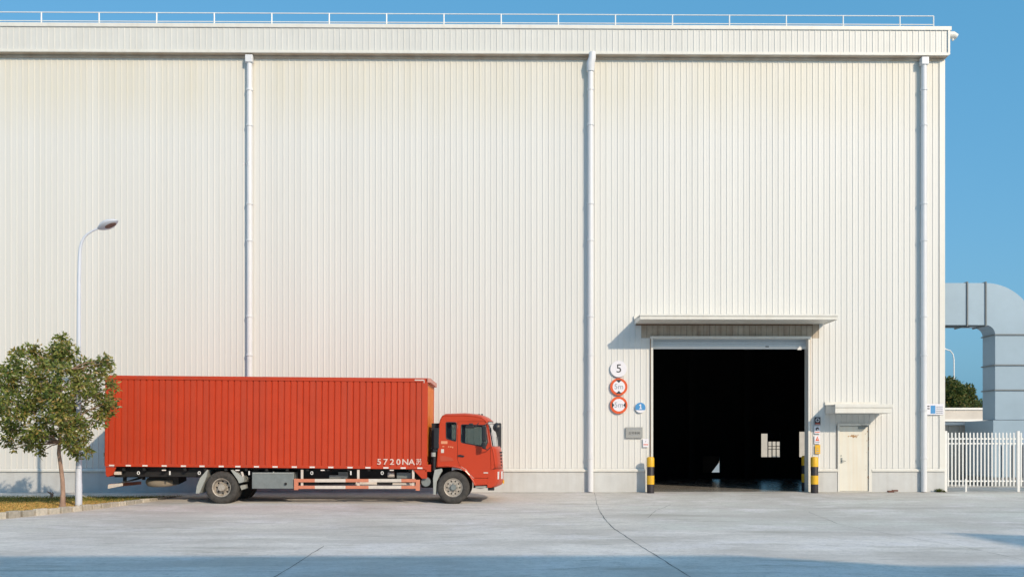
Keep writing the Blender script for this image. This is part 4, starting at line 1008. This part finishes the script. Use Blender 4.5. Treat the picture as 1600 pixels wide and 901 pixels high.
# air intake stack behind the cab
q = MB(); q.box((tx(673), 0.30, tz(735)), (tx(686), 2.2, tz(660))); q.build('cab_rear_frame', M['steel'], tr)
q = MB(); q.tube([P3 for P3 in ((tx(678), 0.12, tz(735)), (tx(678.5), 0.12, tz(715)), (tx(679), 0.12, tz(700)))], [0.055,0.06,0.06], 12)
q.box((tx(677.5), 0.03, tz(700)), (tx(686), 0.24, tz(668))); q.box((tx(676), 0.05, tz(705)), (tx(685), 0.22, tz(701))); q.build('air_intake', M['black'], tr, bevel=0.015)
q = MB(); q.tube([(tx(677), 0.1, tz(712.5)), (tx(677), 0.1, tz(706))], 0.075, 12); q.build('intake_clamp', M['lgrey'], tr)
slab('front_mudflap', [(679,733),(690,731),(691,735),(687,741),(682,752),(680.5,772),(677,772),(676.5,745)], 0.04, 0.42, M['lgrey'], 0.006)
# ---- cab
CW0, CW1 = 0.04, 2.41
prof = [(683,729,0,0),(685.5,690,0,0),(687,661,0,0.0),(688.6,654.5,-0.00,0.01),(691.5,649.8,0,0.02),(696,647.4,0,0.03),(726,646.9,0,0.045),(745,648.6,0.01,0.045),
        (752.5,650.6,0.05,0.04),(757.5,653.8,0.10,0.035),(760.8,658.5,0.15,0.025),(763.2,668,0.18,0.015),(765.6,681,0.195,0.008),(768.3,697,0.205,0),(770.2,701.5,0.21,0),(772,712,0.205,0),(773.2,723,0.20,0),(773.8,731.5,0.20,0)]
ts = [-1,-0.985,-0.95,-0.88,-0.7,-0.4,0,0.4,0.7,0.88,0.95,0.985,1]
def bul(t): return 1-abs(t)**3.2
def edge(t): return 0.055*max(0, (abs(t)-0.93)/0.07)**1.6     # soft corner at the flanks
def cabpt(i, t, prof=prof):
    px, py, bx, bz = prof[i]; b = bul(t); e_ = edge(t)
    x = tx(px)+bx*b; z = tz(py)+bz*b
    # pull the rim inwards towards the middle of the cab
    cx, cz = tx(728), tz(700); d = Vector((cx-x, cz-z)); 
    if i == 0: d = Vector((0.0, 0.0))
    if d.length > 0: d.normalize()
    x += d.x*e_*0.5; z += d.y*e_*0.8
    y = (CW0+CW1)/2+t*(CW1-CW0)/2
    return (x, y, z)
q = MB(); np_ = len(prof); nt_ = len(ts)
q.v = [cabpt(i, t) for i in range(np_) for t in ts]
scr = MB(); scr.v = list(q.v)
WI0, WI1 = 10, 13
for i in range(np_-1):
    for j in range(nt_-1):
        f = (i*nt_+j, i*nt_+j+1, (i+1)*nt_+j+1, (i+1)*nt_+j)
        if WI0 <= i < WI1 and 1 <= j < nt_-2: scr.f.append(f); scr.m.append(0)
        else: q.f.append(f); q.m.append(0)
cab = q.build('cab', M['cab'], tr, auto=50)
so_ = cab.modifiers.new('solid', 'SOLIDIFY'); so_.thickness = 0.03; so_.offset = -1
ws = scr.build('windscreen', M['screen'], cab, auto=50)
q = MB()   # rubber surround and wipers of the windscreen
ring = [(WI0, j) for j in range(1, nt_-1)]+[(i, nt_-2) for i in range(WI0, WI1+1)]+[(WI1, j) for j in range(nt_-2, 0, -1)]+[(i, 1) for i in range(WI1, WI0-1, -1)]
q.tube([cabpt(i, ts[j]) for i, j in ring], 0.016, 6, cap=False); q.build('windscreen_seal', M['black'], cab)
q = MB()
for t in (-0.55, 0.05, 0.5):
    a = Vector(cabpt(WI1, t)); b = Vector(cabpt(WI1-1, t+0.30)); q.tube([a+Vector((0.02,0,0.0)), b+Vector((0.03,0,0))], 0.010, 6)
q.build('wiper', M['black'], cab)
# flank panels (near and far) with door and windows cut out
def outl(): 
    o = [(cabpt(i, -1)[0], cabpt(i, -1)[2]) for i in range(np_)]
    low = [(764.5,735.5),(762.5,745),(761.5,756.5),(742,757.5),(738.5,751),(733.5,743),(727,736.5),(719,731.8),(710,729.4),(700,728.8)]
    return o+[P(*p) for p in low]
def rnd_poly(pts, r=0.03, n=4):
    pp = [Vector(P(*p)) for p in pts]; out = []
    for i, p in enumerate(pp):
        a = (pp[i-1]-p).normalized(); b = (pp[(i+1) % len(pp)]-p).normalized()
        for k in range(n+1):
            t = k/n; c = (p+a*r)*(1-t)**2+p*2*t*(1-t)+(p+b*r)*t*t; out.append((c.x, c.y))
    return out
qw = rnd_poly([(697.4,684.2),(712.4,688.6),(713,659.2),(697,658.8)], 0.04)
dw_ = rnd_poly([(720.2,690.3),(758.8,697.8),(762.0,690),(758.4,663.6),(720.6,662.4)], 0.05)
door_out = rnd_poly([(714.6,657.6),(714.6,718),(718,727),(727.5,732.5),(736.5,742.5),(739,746),(762,746.5),(767.2,736),(766.5,700),(763.8,690),(759.8,661),(757.5,657.2)], 0.015, 3)
door_in = rnd_poly([(715.1,658.0),(715.1,718),(718.4,726.6),(727.9,732.1),(736.9,742.1),(739.3,745.4),(761.7,745.9),(766.7,735.7),(766.0,700),(763.3,690),(759.4,661.4),(757.3,657.7)], 0.015, 3)
door_in2 = rnd_poly([(714.2,657.2),(714.2,718),(717.7,727.4),(727.2,733),(736.2,743),(738.8,746.4),(762.2,747),(767.7,736.2),(767,700),(764.2,690),(760.2,660.7),(757.8,656.8)], 0.015, 3)
for near in (True, False):
    y0 = CW0 if near else CW1-0.03
    q = MB(); q.plate(outl(), [qw, door_out], y0, y0+0.03); fl = q.build('flank_panel', M['cab'], cab)
    q = MB(); q.plate(door_in, [dw_], y0-0.004 if near else y0, y0+0.026 if near else y0+0.034)
    d_ = q.build('door', M['cab'], tr, bevel=0.004)
    q = MB(); q.plate(dw_, [], y0+0.012, y0+0.016); q.build('door_window', M['glass'], d_)
    q = MB(); yy = y0-0.006 if near else y0+0.036
    q.tube([(p[0], yy+0.004, p[1]) for p in dw_+dw_[:1]], 0.013, 6, cap=False); q.build('window_seal', M['black'], d_)
    q = MB(); q.plate(qw, [], y0+0.012, y0+0.016); q.build('quarter_window', M['glass'], cab)
    q = MB(); q.tube([(p[0], yy+0.004, p[1]) for p in qw+qw[:1]], 0.015, 6, cap=False); q.build('quarter_seal', M['black'], cab)
    if near:
        q = MB(); q.plate(rnd_poly([(714.5,710.3),(719,709.4),(726,711.2),(724,713.3),(716,712.3)], 0.01, 2), [], y0-0.03, y0-0.005); q.build('handle', M['black'], d_)
        q = MB(); q.box((tx(755.5), y0-0.012, tz(738.6)), (tx(762.5), y0-0.005, tz(736.8))); q.build('side_marker', M['fadew'], d_)
# interior of the cab
q = MB(); q.box((tx(688), 0.12, tz(722)), (tx(764), 2.32, tz(718))); q.box((tx(757), 0.12, tz(718)), (tx(769), 2.32, tz(699))); q.build('dashboard', M['steel'], cab)
for y0 in (0.35, 1.55):
    q = MB(); q.box((tx(712), y0, tz(716)), (tx(736), y0+0.5, tz(706))); q.box((tx(711), y0, tz(706)), (tx(717), y0+0.5, tz(676))); q.box((tx(712), y0+0.12, tz(675)), (tx(716), y0+0.38, tz(668))); q.build('seat', mat('seat_cloth', (0.06,0.065,0.06), 0.9) if y0 < 1 else bpy.data.materials['seat_cloth'], cab, bevel=0.04)
q = MB(); c = Vector((tx(748), 1.8, tz(697))); q.tube([c+Vector((0.10*math.cos(t), 0.21*math.sin(t), 0.18*math.cos(t))) for t in [k*math.pi/10 for k in range(21)]], 0.014, 6, cap=False); q.build('steering_wheel', M['black'], cab)
# recessed step panel behind the door and fender lip
slab('fender_panel', [(687.5,711.5),(693,711),(706,714.5),(709,719),(688,720)], 0.030, 0.041, mat('fender_panel_paint', (0.48,0.07,0.03), 0.5, var=0.05, scale=5), 0.0)  # duller orange than the rest of the cab
q = MB(); arc = [(684,727.5),(696,726.6),(708,727.4),(719,730),(727,734.8),(733.5,741.5),(739,750),(742,757)]
q.tube([(tx(a), 0.035, tz(b)) for a, b in arc], 0.028, 8); q.build('wheel_arch_lip', M['cab'], cab)
q = MB(); q.plate([P(*p) for p in ((739.5,747.5),(739.8,748),(742.6,756.4),(761,755.6),(762,747.5))], [], 0.030, 0.041) ; q.build('step_panel', M['cab'], cab)
q = MB(); q.box((tx(743), 0.10, tz(761.5)), (tx(761), 0.35, tz(758))); q.tube([(tx(742),0.2,tz(760)),(tx(750),0.2,tz(762)),(tx(762),0.2,tz(759))], 0.03, 8); q.build('step', M['lgrey'], cab, bevel=0.01)
q = MB(); q.box((tx(738), 0.75, tz(763)), (tx(770), 1.7, tz(748))); q.build('underbody', M['steel'], cab)
# bumper: wraps the front corner
bp = [(764.8,734.8,0.0),(774.2,731.9,0.20),(774.9,735,0.215),(775.0,752,0.215),(773.5,757.5,0.20),(769,760.8,0.15),(762.2,760.8,0.0)]
q = MB()
for i, (px, py, b_) in enumerate(bp):
    for t in ts:
        q.v.append((tx(px)+b_*bul(t)-0.02*(abs(t) > 0.98), (CW0+CW1)/2+t*(CW1-CW0)/2*1.005, tz(py)))
for i in range(len(bp)-1):
    for j in range(nt_-1): q.f.append((i*nt_+j, i*nt_+j+1, (i+1)*nt_+j+1, (i+1)*nt_+j)); q.m.append(0)
for j in (0, nt_-1): q.f.append(tuple(i*nt_+j for i in range(len(bp)))[::(1 if j == 0 else -1)]); q.m.append(0)
q.f.append(tuple([0*nt_+j for j in range(nt_)]+[ (len(bp)-1)*nt_+j for j in range(nt_-1,-1,-1)])[::-1]); q.m.append(0)
bmp = q.build('bumper', M['cab'], tr, auto=40)
for t0, t1 in ((-0.93, -0.55), (0.55, 0.93)):
    q = MB(); y0 = 1.225+t0*1.185; y1 = 1.225+t1*1.185
    xa = tx(775)+0.215*bul(t0)+0.012; xb = tx(775)+0.215*bul(t1)+0.012
    q.add([(xa,y0,tz(748)),(xb,y1,tz(748)),(xb,y1,tz(736)),(xa,y0,tz(736)),(xa-0.06,y0,tz(748)),(xb-0.06,y1,tz(748)),(xb-0.06,y1,tz(736)),(xa-0.06,y0,tz(736))], [(0,1,2,3),(0,4,5,1),(3,2,6,7),(0,3,7,4),(1,5,6,2)]); q.build('headlight', M['lampl'], bmp)
q = MB(); q.box((tx(775)+0.2, 0.75, tz(756)), (tx(775)+0.235, 1.7, tz(751))); q.build('number_plate', M['yellow'], bmp)
q = MB()
for z_ in (706, 711, 716, 721, 726): q.box((tx(772)+0.16, 0.45, tz(z_)-0.02), (tx(772)+0.235, 2.0, tz(z_)+0.02))
q.build('grille', M['black'], cab)
q = MB(); q.box((tx(762), 0.12, tz(765.5)), (tx(772), 0.5, tz(761.2))); q.build('tow_bracket', M['black'], bmp, bevel=0.01)
# roof markers
for px in (747.5, 752): q = MB(); q.box((tx(px)-0.03, 0.6, tz(646.2)-0.03), (tx(px)+0.03, 0.72, tz(646.2)+0.03)); q.build('roof_marker', M['black'], cab, bevel=0.008)
# door lettering and labels (small, worn)
q = MB(); q.box((tx(689), 0.033, tz(692.5)), (tx(699), 0.0385, tz(688.2))); q.build('decal', mat('decal_peach', (0.72,0.30,0.16), 0.6), cab)
q = MB(); q.box((tx(689), 0.033, tz(706.6)), (tx(693.5), 0.0385, tz(700.8))); q.build('decal', M['fadew'], cab)
for (a_, b_, c_, d_) in ((691,694,697.5,696),(700,702,697.8,696.2),(703,705.6,698,696.4),(706.5,708,699.2,696.8)):
    q = MB(); q.box((tx(a_), 0.033, tz(c_)), (tx(b_), 0.0385, tz(d_))); q.build('decal', bpy.data.materials['decal_peach'], cab)
# mirrors
mr_ = MB(); mr_.box((tx(753.2), -0.30, tz(688.5)), (tx(760.3), -0.12, tz(664.5))); mh = mr_.build('mirror', M['black'], tr, bevel=0.03)
q = MB(); q.box((tx(753.5), -0.28, tz(700.5)), (tx(759.2), -0.13, tz(689.3))); q.build('wide_mirror', M['black'], mh, bevel=0.03)
q = MB(); q.box((tx(728), -0.16, tz(668.2)), (tx(741), -0.06, tz(663.8))); q.box((tx(733), -0.16, tz(663.8)), (tx(739.5), -0.06, tz(660.6))); q.build('kerb_mirror', M['black'], mh, bevel=0.02)
q = MB(); q.tube([(tx(740),-0.11,tz(666)),(tx(750),-0.18,tz(664.5)),(tx(757),-0.2,tz(663.5)),(tx(762),0.03,tz(661))], 0.013, 8)
q.tube([(tx(741),-0.11,tz(667)),(tx(744),-0.05,tz(664)),(tx(748),0.03,tz(659.5))], 0.012, 8)
q.tube([(tx(757),-0.2,tz(700)),(tx(762),-0.06,tz(702)),(tx(766),0.03,tz(698))], 0.013, 8)
q.tube([(tx(758),-0.22,tz(663.5)),(tx(759),-0.22,tz(701))], 0.012, 8); q.build('mirror_arm', M['black'], mh)
q = MB(); q.box((tx(772), 2.62, tz(700)), (tx(781.8), 2.86, tz(656.5))); m2 = q.build('mirror', M['black'], tr, bevel=0.03)
q = MB(); q.tube([(tx(774),2.7,tz(656)),(tx(768),2.42,tz(660))], 0.013, 6); q.tube([(tx(774),2.7,tz(697)),(tx(769),2.42,tz(700))], 0.013, 6); q.build('mirror_arm', M['black'], m2)
q = MB(); q.lathe([(0,-0.06),(0.08,-0.05),(0.125,-0.015),(0.125,0.02),(0,0.02)], (0,0,0), 'y', 20); m3 = q.build('front_mirror', M['black'], tr, (tx(776.0), 0.28, tz(667.0)), auto=40)
q = MB(); q.tube([(0,0.0,0.03),(-0.12,0.0,0.12),(-0.22,0.05,0.12),(-0.30,0.02,0.02)], 0.010, 6); q.build('mirror_arm', M['black'], m3)

# ------------------------------------------------------------------ hall across the yard, behind the camera: it throws the long shade over the lane
e = empty('opposite_hall', (0, -46, 0)); tag(e, 'pale hall across the yard whose roofline shade lies over the lane', 'building')
q = MB(); q.box((-45, -22, -0.3), (22.9, 0, 17.62)); q.build('wall', M['sheet'], e)
q = MB(); q.box((24.3, -22, -0.3), (60, 0, 16.75)); q.add([(22.9,0,-0.3),(24.3,0,-0.3),(24.3,0,16.75),(22.9,0,17.62),(22.9,-22,-0.3),(24.3,-22,-0.3),(24.3,-22,16.75),(22.9,-22,17.62)], [(0,1,2,3),(7,6,5,4),(3,2,6,7)]); q.build('lower_wing', M['sheet'], e)
q = MB(); x0, x1 = 31.5, 37.0
q.add([(x0,-0.5,16.5),(x1,-0.5,16.5),(x1,-0.5,18.2),(x0,-0.5,20.5),(x0,-6,16.5),(x1,-6,16.5),(x1,-6,18.2),(x0,-6,20.5)], [(0,1,2,3),(7,6,5,4),(3,2,6,7),(1,5,6,2),(4,0,3,7)]); q.build('stair_head', M['sheet'], e)
for k in range(9):
    q = MB(); q.box((-40+k*7, 0.005, 3), (-37+k*7, 0.06, 5)); q.build('window', M['grey'], e)
